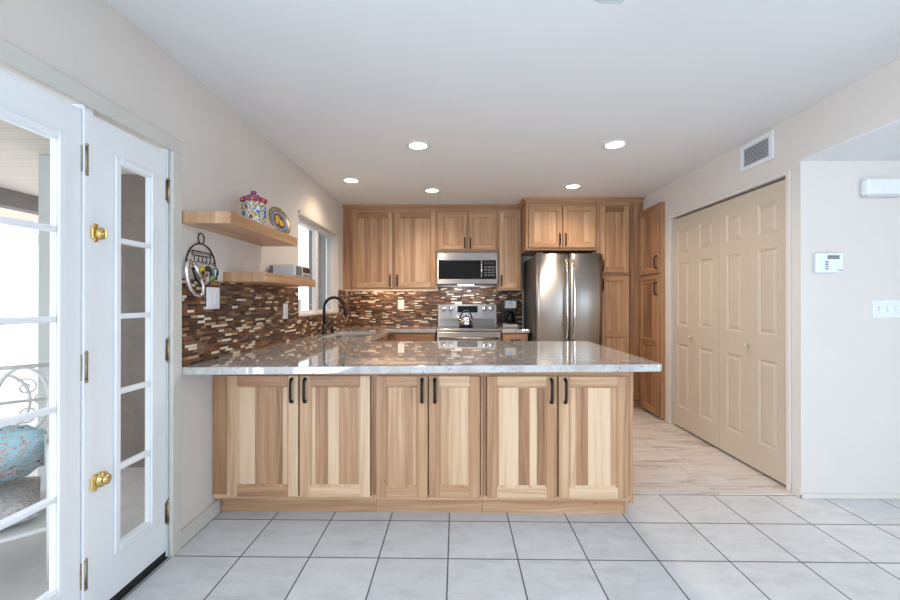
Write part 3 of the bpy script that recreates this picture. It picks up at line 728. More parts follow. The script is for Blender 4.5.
upper('short double-door hickory wall cabinet above the microwave', -0.212, 0.541, 1.872, 2.40,
  [(-0.195, 0.160, 1.893, 2.352, pl((.8, .42), (.9, .28), (.9, .44)), .36, .40, .4, .36, (0.133, 1.975, 0.12)),
   (0.178, 0.530, 1.893, 2.352, pl((.8, .34), (1, .42), (.5, .36)), .44, .34, .4, .36, (0.204, 1.975, 0.12))], YU, g,
  frame=[(-0.212, 0.541, 1.872, 1.90, 'x', .38), (-0.212, 0.541, 2.35, 2.40, 'x', .42), (0.162, 0.176, 1.9, 2.35, 'z', .4), (0.533, 0.541, 1.9, 2.35, 'z', .45), (-0.212, -0.197, 1.9, 2.35, 'z', .4)])
upper('narrow single-door hickory wall cabinet right of the microwave', 0.543, 0.838, 1.384, 2.40,
  [(0.566, 0.822, 1.408, 2.352, pl((.7, .26), (.7, .36), (.6, .24)), .18, .3, .36, .25, (0.592, 1.50))], YU, g, tone=.38,
  frame=[(0.543, 0.838, 1.384, 1.41, 'x', .3), (0.543, 0.838, 2.35, 2.40, 'x', .4), (0.543, 0.563, 1.41, 2.35, 'z', .42), (0.825, 0.838, 1.41, 2.35, 'z', .32)])
YP = 4.78
upper('deep double-door hickory cabinet above the refrigerator', 0.840, 1.660, 1.842, 2.40,
  [(0.868, 1.255, 1.872, 2.352, pl((.9, .22), (.8, .38), (.7, .30), (.7, .36)), .42, .42, .42, .40, (1.228, 1.965)),
   (1.268, 1.648, 1.872, 2.352, pl((.6, .30), (1.1, .46), (.6, .34), (.9, .24)), .44, .36, .42, .40, (1.296, 1.965))], YP, g, tone=.55,
  frame=[(0.840, 1.660, 1.842, 1.875, 'x', .42), (0.840, 1.660, 2.35, 2.40, 'x', .5), (0.840, 0.864, 1.875, 2.35, 'z', .4), (1.258, 1.265, 1.875, 2.35, 'z', .4), (1.65, 1.66, 1.875, 2.35, 'z', .5)])
c = thing('pantry_cabinet', 'floor-to-ceiling hickory pantry cabinet beside the refrigerator', 'cabinet', (1.94, 5.1, 0))
carcass(c, I4, 1.690, XR-0.002, YP, YB-0.002, 0.10, 2.40, .45,
  [(1.690, 2.045, 0.10, 0.13, 'x', .4), (1.690, 2.045, 2.36, 2.40, 'x', .4), (1.690, 1.697, 0.13, 2.36, 'z', .4), (2.045, XR-0.002, 0.10, 2.40, 'z', .60), (1.697, 2.045, 1.545, 1.575, 'x', .5)])
mb = MB(); mb.box(1.690, XR-0.002, YP+0.06, YB-0.01, 0, 0.099, axis='x', tone=.5); mb.build('toe_kick', 'wood', c)
cab_door(c, I4, 1.697, 2.032, 1.578, 2.352, YP-0.020, pl((.8, .46), (.8, .56), (.8, .44), (.5, .52)), .34, .36, .66, .5, handle=(1.722, 1.665))
cab_door(c, I4, 1.697, 2.032, 0.13, 1.540, YP-0.020, pl((.9, .34), (.7, .50), (.9, .36)), .42, .42, .46, .42, handle=(1.722, 1.44), mid=0.86)
mb = MB(); mb.box(1.662, 1.688, YP, YB-0.002, 0, 2.40, tone=.45); tag(mb.build('filler_panel', 'wood'), 'tall hickory filler panel between refrigerator and pantry', 'panel')

# tall cabinet built into the right wall
XT = 2.138
Xr = Matrix(((0, 1, 0, 0), (-1, 0, 0, 0), (0, 0, 1, 0), (0, 0, 0, 1)))    # local x -> world -y ; local y -> world x
c = thing('pantry_cabinet', 'shallow orange-toned hickory cabinet on the right wall by the closet', 'cabinet', (2.17, 4.52, 0))
carcass(c, Xr, -4.755, -4.285, XT+0.02, XR-0.001, 0.03, 2.285, .55,
   [(-4.755, -4.735, 0.03, 2.285, 'z', .5), (-4.305, -4.285, 0.03, 2.285, 'z', .5), (-4.735, -4.305, 0.03, 0.05, 'x', .5), (-4.735, -4.305, 2.255, 2.285, 'x', .5), (-4.735, -4.305, 1.50, 1.545, 'x', .6)])
cab_door(c, Xr, -4.738, -4.302, 1.545, 2.260, XT, pl((.8, .56), (.9, .66), (.8, .56)), .58, .58, .62, .58, handle=(-4.335, 1.66))
cab_door(c, Xr, -4.738, -4.302, 0.045, 1.500, XT, pl((.8, .58), (.9, .66), (.8, .55)), .60, .58, .66, .58, handle=(-4.335, 1.38), mid=0.80)

# crown mouldings
def crown(poly_y, x0, x1, tone): pass
prof = [(0.0, 0.0), (-0.012, 0.0), (-0.016, 0.012), (-0.035, 0.034), (-0.040, 0.049), (0.0, 0.049)]
mb = MB(); mb.prism([(YU+a, 2.40+b) for a, b in prof], 'x', XL+0.001, 0.838, tone=.55); mb.box(XL+0.001, 0.838, YU, YB-0.01, 2.4005, 2.449, axis='x', tone=.5)
struct(mb, 'trim_9', 'wood', 'hickory crown moulding over the left run of wall cabinets', 'trim')
mb = MB(); mb.prism([(YP+a, 2.40+b) for a, b in prof], 'x', 0.84, XR-0.001, tone=.5); mb.prism([(0.84+a, 2.40+b) for a, b in prof], 'y', YP-0.04, YU-0.041, tone=.5); mb.box(0.84, XR-0.001, YP, YB-0.01, 2.4005, 2.449, axis='x', tone=.5)
struct(mb, 'trim_10', 'wood', 'hickory crown moulding over refrigerator cabinet and pantry', 'trim')

# ---- backsplash
mb = MB()
def splash_left(y0, y1, z0, z1):
    x = XL+0.009
    mb.box(XL+0.0006, x, y0, y1, z0, z1)
    for f in list(mb.bm.faces)[-6:]:
        for l in f.loops:
            v = l.vert.co; l[mb.uv].uv = (v.y + 10 + (v.x-XL), v.z + 1)
splash_left(2.075, WY0-0.02, 0.9145, 1.365); splash_left(WY0-0.02, WY1+0.01, 0.9145, WZ0-0.012); splash_left(WY1+0.01, YB-0.01, 0.9145, 1.385)
o = mb.build('tile_backsplash', 'mosaic'); tag(o, 'brown glass mosaic backsplash along the left wall', 'backsplash')
mb = MB()
mb.box(XL+0.0095, 0.905, YB-0.009, YB-0.0006, 0.9145, 1.383); mb.box(-0.21, 0.54, YB-0.009, YB-0.0006, 1.3835, 1.44)
for f in mb.bm.faces:
    for l in f.loops:
        v = l.vert.co; l[mb.uv].uv = (v.x + 30, v.z + 4.003)
o = mb.build('tile_backsplash', 'mosaic'); tag(o, 'brown glass mosaic backsplash on the back wall behind the range', 'backsplash')

# ---- microwave
mw = thing('microwave', 'stainless over-the-range microwave with black glass door', 'microwave', (0.165, 5.25, 1.447))
x0, x1, y0, z0, z1 = -0.208, 0.537, 5.05, 1.445, 1.866
mb = MB(); mb.box(x0, x1, y0+0.02, YB-0.01, z0+0.012, z1, bev=0.003); mb.build('housing', 'fridge_side', mw)
mb = MB(); mb.box(x0, x1, y0, y0+0.02, 1.752, 1.846, bev=0.004); mb.box(x0, x1, y0, y0+0.02, z0+0.014, 1.522, bev=0.004)
mb.box(x0, x0+0.018, y0, y0+0.02, 1.522, 1.752); mb.box(x1-0.018, x1, y0, y0+0.02, 1.522, 1.752); mb.build('front_trim', 'steel', mw)
mb = MB(); mb.box(x0+0.018, 0.335, y0+0.003, y0+0.02, 1.522, 1.752); mb.build('door_glass', 'black_glass', mw)
mb = MB(); mb.box(0.339, x1-0.018, y0+0.003, y0+0.02, 1.522, 1.752); mb.build('control_panel', 'black_glass', mw)
mb = MB(); mb.box(0.37, 0.50, y0+0.001, y0+0.0029, 1.705, 1.735); mb.build('display', 'black_plastic', mw)
for rr in range(4):
    for cc in range(3):
        mb = MB(); mb.box(0.372+cc*0.046, 0.408+cc*0.046, y0+0.0012, y0+0.0029, 1.56+rr*0.034, 1.576+rr*0.034); mb.build('button', 'grey_plastic', mw)
mb = MB(); hx = 0.337
mb.tube([(hx, y0, 1.54), (hx, y0-0.035, 1.55), (hx, y0-0.038, 1.64), (hx, y0-0.035, 1.735), (hx, y0, 1.745)], 0.010, 10); mb.build('handle', 'chrome', mw)
mb = MB(); mb.box(0.05, 0.25, y0+0.06, y0+0.16, z0+0.006, z0+0.0119); mb.build('cooktop_lamp', 'cool_bulb', mw)
lamp('microwave_light', 'AREA', (0.165, 5.24, 1.440), 2.6, (0.80, 0.90, 1.0), target=(0.165, 5.36, 0.9), size=0.5, size_y=0.12)

# ---- range
rg = thing('range', 'stainless electric range with rear control panel', 'range', (0.174, 5.1, 0))
x0, x1 = -0.207, 0.555
mb = MB(); mb.box(x0, x1, 4.85, 5.44, 0.03, 0.895, bev=0.003); mb.build('body', 'fridge_side', rg)
mb = MB(); mb.box(x0-0.003, x1+0.003, 4.83, 5.385, 0.8955, 0.922, bev=0.004); mb.build('cooktop_rim', 'steel', rg)
mb = MB(); mb.box(x0+0.02, x1-0.02, 4.87, 5.375, 0.9222, 0.926); mb.build('cooktop', 'black_glass', rg)
mb = MB(); mb.prism([(5.385, 0.8955), (5.362, 1.02), (5.372, 1.20), (5.44, 1.205), (5.44, 0.8955)], 'x', x0, x1); mb.build('backguard', 'steel', rg)
def onpanel(x, z, lift=0.0):   # point on the sloped face of the backguard
    t = (z-1.02)/0.18; return (x, 5.362+0.010*t-lift, z)
mb = MB(); mb.face([onpanel(0.045, 1.10, 0.002), onpanel(0.31, 1.10, 0.002), onpanel(0.31, 1.185, 0.002), onpanel(0.045, 1.185, 0.002)]); mb.build('display', 'black_glass', rg)
for x in (-0.135, -0.045, 0.40, 0.485):
    px, py, pz = onpanel(x, 1.145)
    mb = MB(); mb.lathe([(0.0, 0.0), (0.034, 0.0), (0.034, -0.006), (0.026, -0.012), (0.022, -0.03), (0.0, -0.032)], (px, py, pz), 'y', 16); mb.box(px-0.004, px+0.004, py-0.038, py-0.03, pz-0.02, pz+0.02, bev=0.002)
    mb.build('knob', 'chrome', rg)
mb = MB(); mb.box(x0+0.004, x1-0.004, 4.815, 4.85, 0.24, 0.885, bev=0.006); od = mb.build('oven_door', 'steel', rg)
mb = MB(); mb.box(x0+0.10, x1-0.10, 4.812, 4.8148, 0.36, 0.72); mb.build('oven_window', 'black_glass', od)
mb = MB(); mb.tube([(x0+0.05, 4.815, 0.815), (x0+0.05, 4.77, 0.815)], 0.010, 8); mb.tube([(x1-0.05, 4.815, 0.815), (x1-0.05, 4.77, 0.815)], 0.010, 8); mb.tube([(x0+0.03, 4.768, 0.815), (x1-0.03, 4.768, 0.815)], 0.014, 12); mb.build('handle', 'steel', od)
mb = MB(); mb.box(x0+0.004, x1-0.004, 4.818, 4.85, 0.05, 0.23, bev=0.006); mb.build('drawer', 'steel', rg)
# kettle
kx, ky, kz = 0.155, 5.24, 0.9265
kt = thing('kettle', 'shiny steel kettle with black handle standing on the range', 'kettle', (kx, ky, kz))
mb = MB(); mb.lathe([(0.0, 0.0), (0.085, 0.0), (0.092, 0.012), (0.088, 0.06), (0.070, 0.10), (0.040, 0.118), (0.0, 0.122)], (kx, ky, kz), seg=24); mb.build('body', 'chrome', kt)
mb = MB(); mb.lathe([(0.0, 0.118), (0.036, 0.118), (0.03, 0.126), (0.010, 0.130), (0.012, 0.148), (0.0, 0.15)], (kx, ky, kz), seg=16); mb.build('lid', 'black_plastic', kt)
mb = MB(); mb.tube([(kx-0.07, ky, kz+0.07), (kx-0.10, ky, kz+0.10), (kx-0.118, ky, kz+0.135)], [0.02, 0.014, 0.010], 10); mb.build('spout', 'chrome', kt)
mb = MB(); mb.tube([(kx+0.075*math.cos(a), ky, kz+0.09+0.11*math.sin(a)) for a in [k*PI/10 for k in range(11)]], 0.009, 8); mb.build('handle', 'black_plastic', kt)

# ---- coffee maker
cm = thing('coffee_maker', 'black and steel drip coffee maker on the worktop right of the range', 'coffee maker', (0.705, 5.2, 0.914))
mb = MB(); mb.box(0.61, 0.80, 5.10, 5.36, 0.9145, 0.965, bev=0.008); mb.build('base', 'steel', cm)
mb = MB(); mb.box(0.615, 0.795, 5.26, 5.36, 0.965, 1.16, bev=0.006); mb.box(0.61, 0.80, 5.11, 5.36, 1.145, 1.265, bev=0.010); mb.build('housing', 'black_plastic', cm)
mb = MB(); mb.box(0.635, 0.775, 5.104, 5.112, 1.16, 1.255, bev=0.003); mb.build('front_panel', 'steel', cm)
mb = MB(); mb.lathe([(0.0, 0.0), (0.020, 0.0), (0.020, -0.004), (0.0, -0.005)], (0.705, 5.104, 1.225), 'y', 20); mb.build('dial', 'display_blue', cm)
mb = MB(); mb.lathe([(0.0, 0.0), (0.058, 0.0), (0.068, 0.03), (0.066, 0.09), (0.045, 0.135), (0.046, 0.15), (0.0, 0.152)], (0.705, 5.185, 0.966), seg=20); ca = mb.build('carafe', 'black_glass', cm)
mb = MB(); mb.tube([(0.705, 5.12, 1.085), (0.705, 5.085, 1.08), (0.705, 5.08, 1.03), (0.705, 5.118, 1.005)], 0.008, 8); mb.build('carafe_handle', 'black_plastic', ca)

# ---- refrigerator
fr = thing('refrigerator', 'stainless french-door refrigerator between cabinets', 'refrigerator', (1.295, 5.05, 0))
x0, x1 = 0.922, 1.652; xr = 1.668; xm = 1.295; yf = 4.60
mb = MB(); mb.box(x0, x1, yf+0.075, YB-0.02, 0.03, 1.765, bev=0.004); mb.build('body', 'fridge_side', fr)
def fdoor(name, a, b, z0, z1, bow=0.020):
    mb = MB(); n = 14; w = b-a
    prof = []
    for k in range(n+1):
        t = k/n; e = min(t, 1-t)*w; edge = 0.014*(1-math.sqrt(max(0, 1-((0.014-min(e, 0.014))/0.014)**2)))
        prof.append((a+w*t, yf+0.0+edge+bow*0.35*(2*t-1)**2))
    poly = prof + [(b, yf+0.07), (a, yf+0.07)]
    mb.prism(poly, 'z', z0, z1)
    for f in mb.bm.faces:
        f.smooth = abs(f.normal.z) < 0.5 and f.calc_center_median().y < yf+0.03
    return mb.build(name, 'steel', fr)
dl = fdoor('door', x0, xm-0.002, 0.715, 1.782); dr = fdoor('door', xm+0.002, xr, 0.715, 1.782); fz = fdoor('freezer_drawer', x0, xr, 0.10, 0.705, 0.0)
for d, hx in ((dl, xm-0.033), (dr, xm+0.038)):
    mb = MB(); pts = []
    for k in range(13):
        t = k/12; z = 0.80+0.92*t; bowy = 0.062*(1-(2*t-1)**4)
        pts.append((hx+0.006*math.sin(PI*t)*(1 if hx > xm else -1), yf-bowy+0.004, z))
    mb.tube(pts, [0.011]+[0.0135]*11+[0.011], 12); mb.build('handle', 'chrome', d)
mb = MB(); mb.tube([(x0+0.06, yf+0.002, 0.64), (x0+0.06, yf-0.05, 0.64), (x1-0.06, yf-0.05, 0.64), (x1-0.06, yf+0.002, 0.64)], 0.012, 10); mb.build('handle', 'chrome', fz)
mb = MB(); mb.box(x0+0.02, x1-0.02, yf+0.05, yf+0.075, 0.03, 0.095); mb.build('base_grille', 'black_plastic', fr)
mb = MB(); mb.lathe([(0.0, 0.0), (0.014, 0.0), (0.014, -0.002), (0.0, -0.003)], (1.590, yf+0.006, 1.735), 'y', 20); mb.build('emblem', 'chrome', dr)
for hx in (x0+0.05, x1-0.05):
    mb = MB(); mb.box(hx-0.035, hx+0.035, yf+0.02, yf+0.12, 1.783, 1.798, bev=0.004); mb.build('hinge_cover', 'fridge_side', fr)

# ---- floating shelves
def shelf(label, y0, y1, x1, z0, z1, tone):
    mb = MB(); mb.box(XL+0.0095 if z0 < 1.36 else XL+0.0005, x1, y0, y1, z0, z1, bev=0.003, axis='y', tone=tone)
    o = mb.build('floating_shelf', 'wood'); tag(o, label, 'shelf', 'floating shelves'); return o
shelf('thick hickory floating shelf, the upper one holding canister and plate', 2.062, 2.952, -1.135, 1.645, 1.708, .36)
shelf('thick hickory floating shelf, the lower one holding the silver radio', 2.445, 3.346, -1.135, 1.366, 1.424, .42)

# canister on the upper shelf
cx, cy, cz = -1.232, 2.50, 1.7085
cn = thing('canister', 'hand-painted ceramic canister with magenta lid on the upper shelf', 'canister', (cx, cy, cz))
s8 = 8
mb = MB(); mb.lathe([(0.0, 0.0), (0.066, 0.0), (0.070, 0.008), (0.070, 0.142), (0.062, 0.148), (0.0, 0.148)], (cx, cy, cz), seg=6, smooth=False, rot=0.35); mb.build('body', 'canister_paint', cn)
mb = MB(); mb.lathe([(0.0, 0.146), (0.076, 0.146), (0.078, 0.168), (0.060, 0.178), (0.0, 0.183)], (cx, cy, cz), seg=6, smooth=False, rot=0.35); ld = mb.build('lid', 'lid_magenta', cn)
mb = MB(); mb.lathe([(0.050, 0.179), (0.030, 0.192), (0.012, 0.197), (0.0, 0.197)], (cx, cy, cz), seg=16); mb.build('lid_band', 'glaze_blue', ld)
mb = MB(); mb.lathe([(0.0, 0.194), (0.010, 0.194), (0.019, 0.206), (0.014, 0.216), (0.0, 0.218)], (cx, cy, cz), seg=16); mb.build('knob', 'lid_magenta', ld)
for k in range(6):
    a = 0.35 + k*PI/3 + PI/6
    mb = MB(); mb.sphere((cx+0.0672*math.cos(a), cy+0.0672*math.sin(a), cz+0.157), 0.009, 8, sc=(0.6, 0.6, 0.7)); mb.build('dot', 'glaze_yellow', ld)
# plate leaning against the wall
pc = Vector((-1.222, 2.845, 1.7085+0.0985))
pa = thing('plate', 'round painted plate with orange flowers standing at the far end of the upper shelf', 'plate', (pc.x, pc.y, 1.7085))
PX = Matrix.Translation(pc) @ Matrix.Rotation(math.radians(-16), 4, 'Z') @ Matrix.Rotation(math.radians(74), 4, 'Y')
def pring(name, prof, mat, parent, seg=36):
    mb = MB(PX); mb.lathe(prof, seg=seg); return mb.build(name, mat, parent)
pd = pring('dish', [(0.0, -0.008), (0.06, -0.008), (0.104, 0.006), (0.104, 0.010), (0.075, 0.002), (0.0, 0.0)], 'glaze_brown', pa)
pring('rim_band', [(0.099, 0.0093), (0.078, 0.0038)], 'glaze_rim', pd)
pring('blue_band', [(0.076, 0.0036), (0.060, 0.0022)], 'glaze_blue', pd)
pring('white_band', [(0.066, 0.0036), (0.062, 0.0032)], 'glaze_white', pd)
pring('center', [(0.058, 0.0022), (0.0, 0.0014)], 'glaze_brown', pd)
for (u, v, rr) in ((0.012, 0.018, 0.022), (-0.020, -0.012, 0.020), (0.010, -0.028, 0.015)):
    mb = MB(PX)
    for k in range(9):
        a = k*2*PI/9; mb.sphere((u+rr*0.62*math.cos(a), v+rr*0.62*math.sin(a), 0.003), rr*0.42, 8, sc=(1, 1, 0.2))
    fl = mb.build('flower', 'glaze_yellow', pd)
    mb = MB(PX); mb.sphere((u, v, 0.004), rr*0.42, 8, sc=(1, 1, 0.3)); mb.build('flower_center', 'orange_glaze', pa)

# radio on the lower shelf
rd = thing('radio', 'silver tabletop radio with dark display on the lower shelf', 'radio', (-1.26, 3.17, 1.4245))
mb = MB(); mb.box(-1.34, -1.175, 3.005, 3.335, 1.4325, 1.522, bev=0.010); mb.build('housing', 'silver', rd)
mb = MB(); mb.box(-1.365, -1.341, 3.01, 3.33, 1.4325, 1.515, bev=0.006); mb.build('rear_cover', 'grey_plastic', rd)
mb = MB(); mb.box(-1.1749, -1.171, 3.035, 3.135, 1.445, 1.510); mb.build('speaker_grille', 'grey_plastic', rd)
mb = MB(); mb.box(-1.1749, -1.171, 3.17, 3.318, 1.470, 1.512); mb.build('display', 'black_glass', rd)
for k in range(4):
    mb = MB(); mb.box(-1.1749, -1.170, 3.18+k*0.034, 3.205+k*0.034, 1.445, 1.457, bev=0.001); mb.build('button', 'grey_plastic', rd)
mb = MB(); mb.box(-1.35, -1.18, 3.02, 3.32, 1.4243, 1.4324); mb.build('base', 'black_plastic', rd)

# wall plates on the mosaic
def wall_plate(name, label, X, w, h, kind, cat):
    r = thing(name, label, cat, X.translation, group=None)
    mb = MB(X); mb.box(-w/2, w/2, -0.006, 0.0, -h/2, h/2, bev=0.003); mb.build('plate', 'white_plastic', r)
    return r
def XYn(loc, ang): return Matrix.Translation(loc) @ Matrix.Rotation(ang, 4, 'Z')
Xa = XYn((XL+0.0095, 2.325, 1.266), PI/2)
sw = wall_plate('light_switch', 'white two-gang rocker switch on the mosaic below the key rack', Xa, 0.125, 0.125, None, 'switch')
for k in (-0.027, 0.027):
    mb = MB(Xa); mb.box(k-0.017, k+0.017, -0.010, -0.0055, -0.034, 0.034, bev=0.003); mb.build('rocker', 'white_plastic', sw)
def outlet(label, X):
    r = wall_plate('power_outlet', label, X, 0.085, 0.125, None, 'outlet')
    mb = MB(X); mb.box(-0.017, 0.017, -0.009, -0.0055, -0.034, 0.034, bev=0.002); sk_ = mb.build('socket', 'white_plastic', r)
    for zz in (-0.018, 0.018):
        for k in (-0.006, 0.006):
            mb = MB(X); mb.box(k-0.0012, k+0.0012, -0.0096, -0.0088, zz-0.005, zz+0.005); mb.build('slot', 'black_plastic', sk_)
    return r
outlet('white power outlet on the left mosaic below the lower shelf', XYn((XL+0.0095, 3.33, 1.167), PI/2))
outlet('white power outlet on the back mosaic left of the range', XYn((-0.705, YB-0.0095, 1.203), 0))
mb = MB()
mb.tube([(XL+0.02, 3.36, 1.15), (XL+0.035, 3.42, 1.135), (XL+0.03, 3.52, 1.15), (XL+0.025, 3.62, 1.17), (XL+0.02, 3.70, 1.19), (XL-0.01, 3.9, 1.21), (XL-0.03, 4.1, 1.22)], 0.003, 6)
tag(mb.build('extension_cord', 'rope'), 'thin cord running from the left outlet to the window', 'cord')

# key rack
kr_y, kr_z = 2.222, 1.50
kx0 = XL + 0.010
kr = thing('key_rack', 'black wire key rack with arched top hanging by the door', 'key rack', (kx0, kr_y, 1.58))
mb = MB(); mb.tube([(kx0, kr_y-0.002+0.026*math.cos(a), 1.590+0.030*math.sin(a)) for a in [k*2*PI/16 for k in range(16)]], 0.003, 6, closed=True); mb.build('loop', 'black_metal', kr)
mb = MB(); mb.tube([(kx0, kr_y-0.128*math.cos(a), 1.445+0.117*math.sin(a)) for a in [0.1+k*(PI-0.2)/18 for k in range(19)]], 0.0038, 6); mb.sphere((kx0, kr_y-0.128, 1.452), 0.006, 8); mb.sphere((kx0, kr_y+0.128, 1.452), 0.006, 8); mb.build('arch', 'black_metal', kr)
mb = MB()
mb.tube([(kx0, kr_y-0.080, 1.518), (kx0, kr_y+0.082, 1.518), (kx0, kr_y+0.082, 1.495), (kx0, kr_y-0.080, 1.495)], 0.003, 6, closed=True); mb.tube([(kx0, kr_y-0.10, 1.509), (kx0, kr_y+0.10, 1.509)], 0.0015, 6)
mb.build('bar', 'black_metal', kr)
hooks = [kr_y-0.062+0.036*k for k in range(5)]
for y in hooks:
    mb = MB(); mb.tube([(kx0, y, 1.496), (kx0, y, 1.468), (kx0+0.004, y, 1.458), (kx0+0.012, y, 1.455), (kx0+0.018, y, 1.461), (kx0+0.019, y, 1.469)], 0.0020, 6); mb.build('hook', 'black_metal', kr)
kx1 = kx0+0.014
cb = thing('carabiner', 'big silver carabiner hanging from the key rack', 'carabiner', (kx1, hooks[0]-0.02, 1.24))
ZC1 = lambda z: 1.275+(z-1.215)*0.8
P = [(-0.062, 1.385), (-0.056, 1.425), (-0.030, 1.440), (0.0, 1.425), (0.055, 1.335), (0.078, 1.285), (0.072, 1.235), (0.045, 1.215), (0.0, 1.228), (-0.030, 1.265), (-0.052, 1.325)]
hc = hooks[0]-0.043
mb = MB(); mb.tube([(kx1+0.012, hc+a, ZC1(z)) for a, z in P], 0.0105, 8, closed=True); mb.build('body', 'chrome', cb)
mb = MB(); mb.tube([(kx1+0.013, hc+0.004, ZC1(1.415)), (kx1+0.013, hc+0.055, ZC1(1.335))], 0.0125, 8); mb.build('sleeve', 'chrome', cb)
mb = MB(); mb.tube([(kx1+0.012, hc-0.012, ZC1(1.40)), (kx1+0.012, hc+0.014, ZC1(1.33)), (kx1+0.012, hc+0.045, ZC1(1.30))], 0.006, 6); mb.build('gate', 'black_metal', cb)
def keyset(label, y, items):
    k = thing('key_bunch', label, 'keys', (kx1, y, 1.40), group='keys on the rack')
    mb = MB(); mb.tube([(kx1+0.002, y+0.016*math.cos(a), 1.442+0.016*math.sin(a)) for a in [j*2*PI/14 for j in range(14)]], 0.0018, 6, closed=True); mb.build('key_ring', 'chrome', k)
    for q, (nm, mat, dy, zt, w, l, th) in enumerate(items):
        xx = kx1+0.004+0.006*q
        mb = MB(); mb.lathe([(0.0, 0.0), (w*0.62, 0.0), (w*0.62, th), (0.0, th)], (xx, y+dy, zt+0.03-w*0.5), 'x', 14)
        mb.box(xx, xx+th, y+dy-w*0.30, y+dy+w*0.30, zt+0.03-w*0.6-l, zt+0.03-w*0.5, bev=0.001); mb.build(nm, mat, k)
keyset('key with yellow head on the key rack', hooks[1]+0.004, [('key', 'yellow', 0.0, 1.405, 0.042, 0.018, 0.004), ('key', 'pink', 0.022, 1.380, 0.026, 0.055, 0.004)])
keyset('black round key fob on the key rack', hooks[2]+0.010, [('fob', 'black_plastic', 0.004, 1.408, 0.046, 0.012, 0.008), ('key', 'silver', -0.004, 1.38, 0.022, 0.045, 0.003)])
keyset('pale teal and olive key tags on the key rack', hooks[3]+0.006, [('key', 'teal', 0.0, 1.402, 0.038, 0.035, 0.004), ('tag', 'green', 0.008, 1.360, 0.032, 0.018, 0.004)])
keyset('navy key tag at the right end of the key rack', hooks[4]+0.016, [('tag', 'navy', 0.002, 1.404, 0.042, 0.040, 0.005), ('key', 'silver', -0.012, 1.400, 0.020, 0.03, 0.003)])

# ---- right-hand wall fittings
vt = thing('air_vent', 'white louvred air vent high on the beige wall', 'vent', (XR, 3.01, 2.23))
vy0, vy1, vz0, vz1 = 2.829, 3.152, 2.23, 2.428
mb = MB()
xa, xb = XR-0.014, XR-0.0005
mb.box(xa, xb, vy0, vy1, vz0, vz0+0.033, bev=0.003); mb.box(xa, xb, vy0, vy1, vz1-0.033, vz1, bev=0.003); mb.box(xa, xb, vy0, vy0+0.04, vz0+0.033, vz1-0.033, bev=0.003); mb.box(xa, xb, vy1-0.033, vy1, vz0+0.033, vz1-0.033, bev=0.003)
mb.build('frame', 'white_plastic', vt)
mb = MB(); mb.box(XR-0.002, XR-0.0003, vy0+0.04, vy1-0.033, vz0+0.033, vz1-0.033); mb.build('backing', 'grey_plastic', vt)
for k in range(8):
    z = vz0+0.042+k*0.0163
    mb = MB(); mb.prism([(XR-0.014, z-0.003), (XR-0.0135, z-0.0045), (XR-0.003, z+0.006), (XR-0.0035, z+0.0075)], 'y', vy0+0.0405, vy1-0.0335); mb.build('louvre', 'white_plastic', vt)
# keypad
Xk = XYn((2.365, YC, 1.49), 0)
kp = thing('alarm_keypad', 'white alarm keypad with small dark display on the right wall', 'keypad', (2.365, YC, 1.49))
mb = MB(Xk); mb.box(-0.085, 0.085, -0.028, 0.0, -0.063, 0.063, bev=0.006); mb.build('housing', 'white_plastic', kp)
mb = MB(Xk); mb.box(-0.018, 0.055, -0.0295, -0.0275, 0.024, 0.047); dp = mb.build('display', 'grey_plastic', kp)
mb = MB(Xk)
for k in range(9): mb.box(-0.012+k*0.007, -0.008+k*0.007, -0.0305, -0.0294, 0.033, 0.0365)
mb.build('characters', 'silver', dp)
for k, mt in enumerate(('blue_print', 'blue_print', 'orange', 'blue_print')):
    mb = MB(Xk); mb.box(-0.033, -0.013, -0.0300, -0.0275, 0.002-k*0.0145, 0.010-k*0.0145, bev=0.001); mb.build('button', mt, kp)
for rr in range(4):
    for cc in range(2):
        mb = MB(Xk); mb.box(-0.072+cc*0.017, -0.060+cc*0.017, -0.0292, -0.0275, 0.022-rr*0.019, 0.032-rr*0.019, bev=0.001); mb.build('button', 'white_plastic', kp)
mb = MB(Xk)
for k in range(5): mb.box(0.048+k*0.0062, 0.0525+k*0.0062, -0.0288, -0.0275, -0.050, -0.044)
mb.build('lettering', 'grey_plastic', kp)
mb = MB(); mb.box(2.572, 2.795, YC-0.055, YC, 1.912, 2.018, bev=0.016); dc = mb
o = thing('door_chime', 'white rounded box mounted high on the right wall above the keypad', 'wall box', (2.68, YC, 1.965)); dc.build('cover', 'white_plastic', o)
mb = MB(); mb.box(2.58, 2.787, YC-0.048, YC-0.0, 1.902, 1.913, bev=0.002); mb.build('base', 'silver', o)
mb = MB(); mb.lathe([(0.0, -0.056), (0.014, -0.056), (0.016, -0.054), (0.016, -0.05)], (2.70, YC, 1.975), 'y', 16); mb.build('button', 'white_plastic', o)
Xw = XYn((2.74, YC, 1.20), 0)
sw = wall_plate('light_switch', 'white three-gang toggle switch plate at the right edge of the photo', Xw, 0.175, 0.116, None, 'switch')
for k in (-0.052, 0.0, 0.052):
    mb = MB(Xw); mb.box(k-0.005, k+0.005, -0.020, -0.0055, -0.008, 0.012, bev=0.002); mb.build('toggle', 'white_plastic', sw)
    mb = MB(Xw)
    for zz in (-0.030, 0.030): mb.lathe([(0.0, -0.0075), (0.0035, -0.007), (0.0035, -0.0055)], (k, 0, zz), 'y', 8)
    mb.box(k-0.007, k+0.007, -0.0066, -0.0055, -0.014, 0.014); mb.build('screws', 'silver', sw)

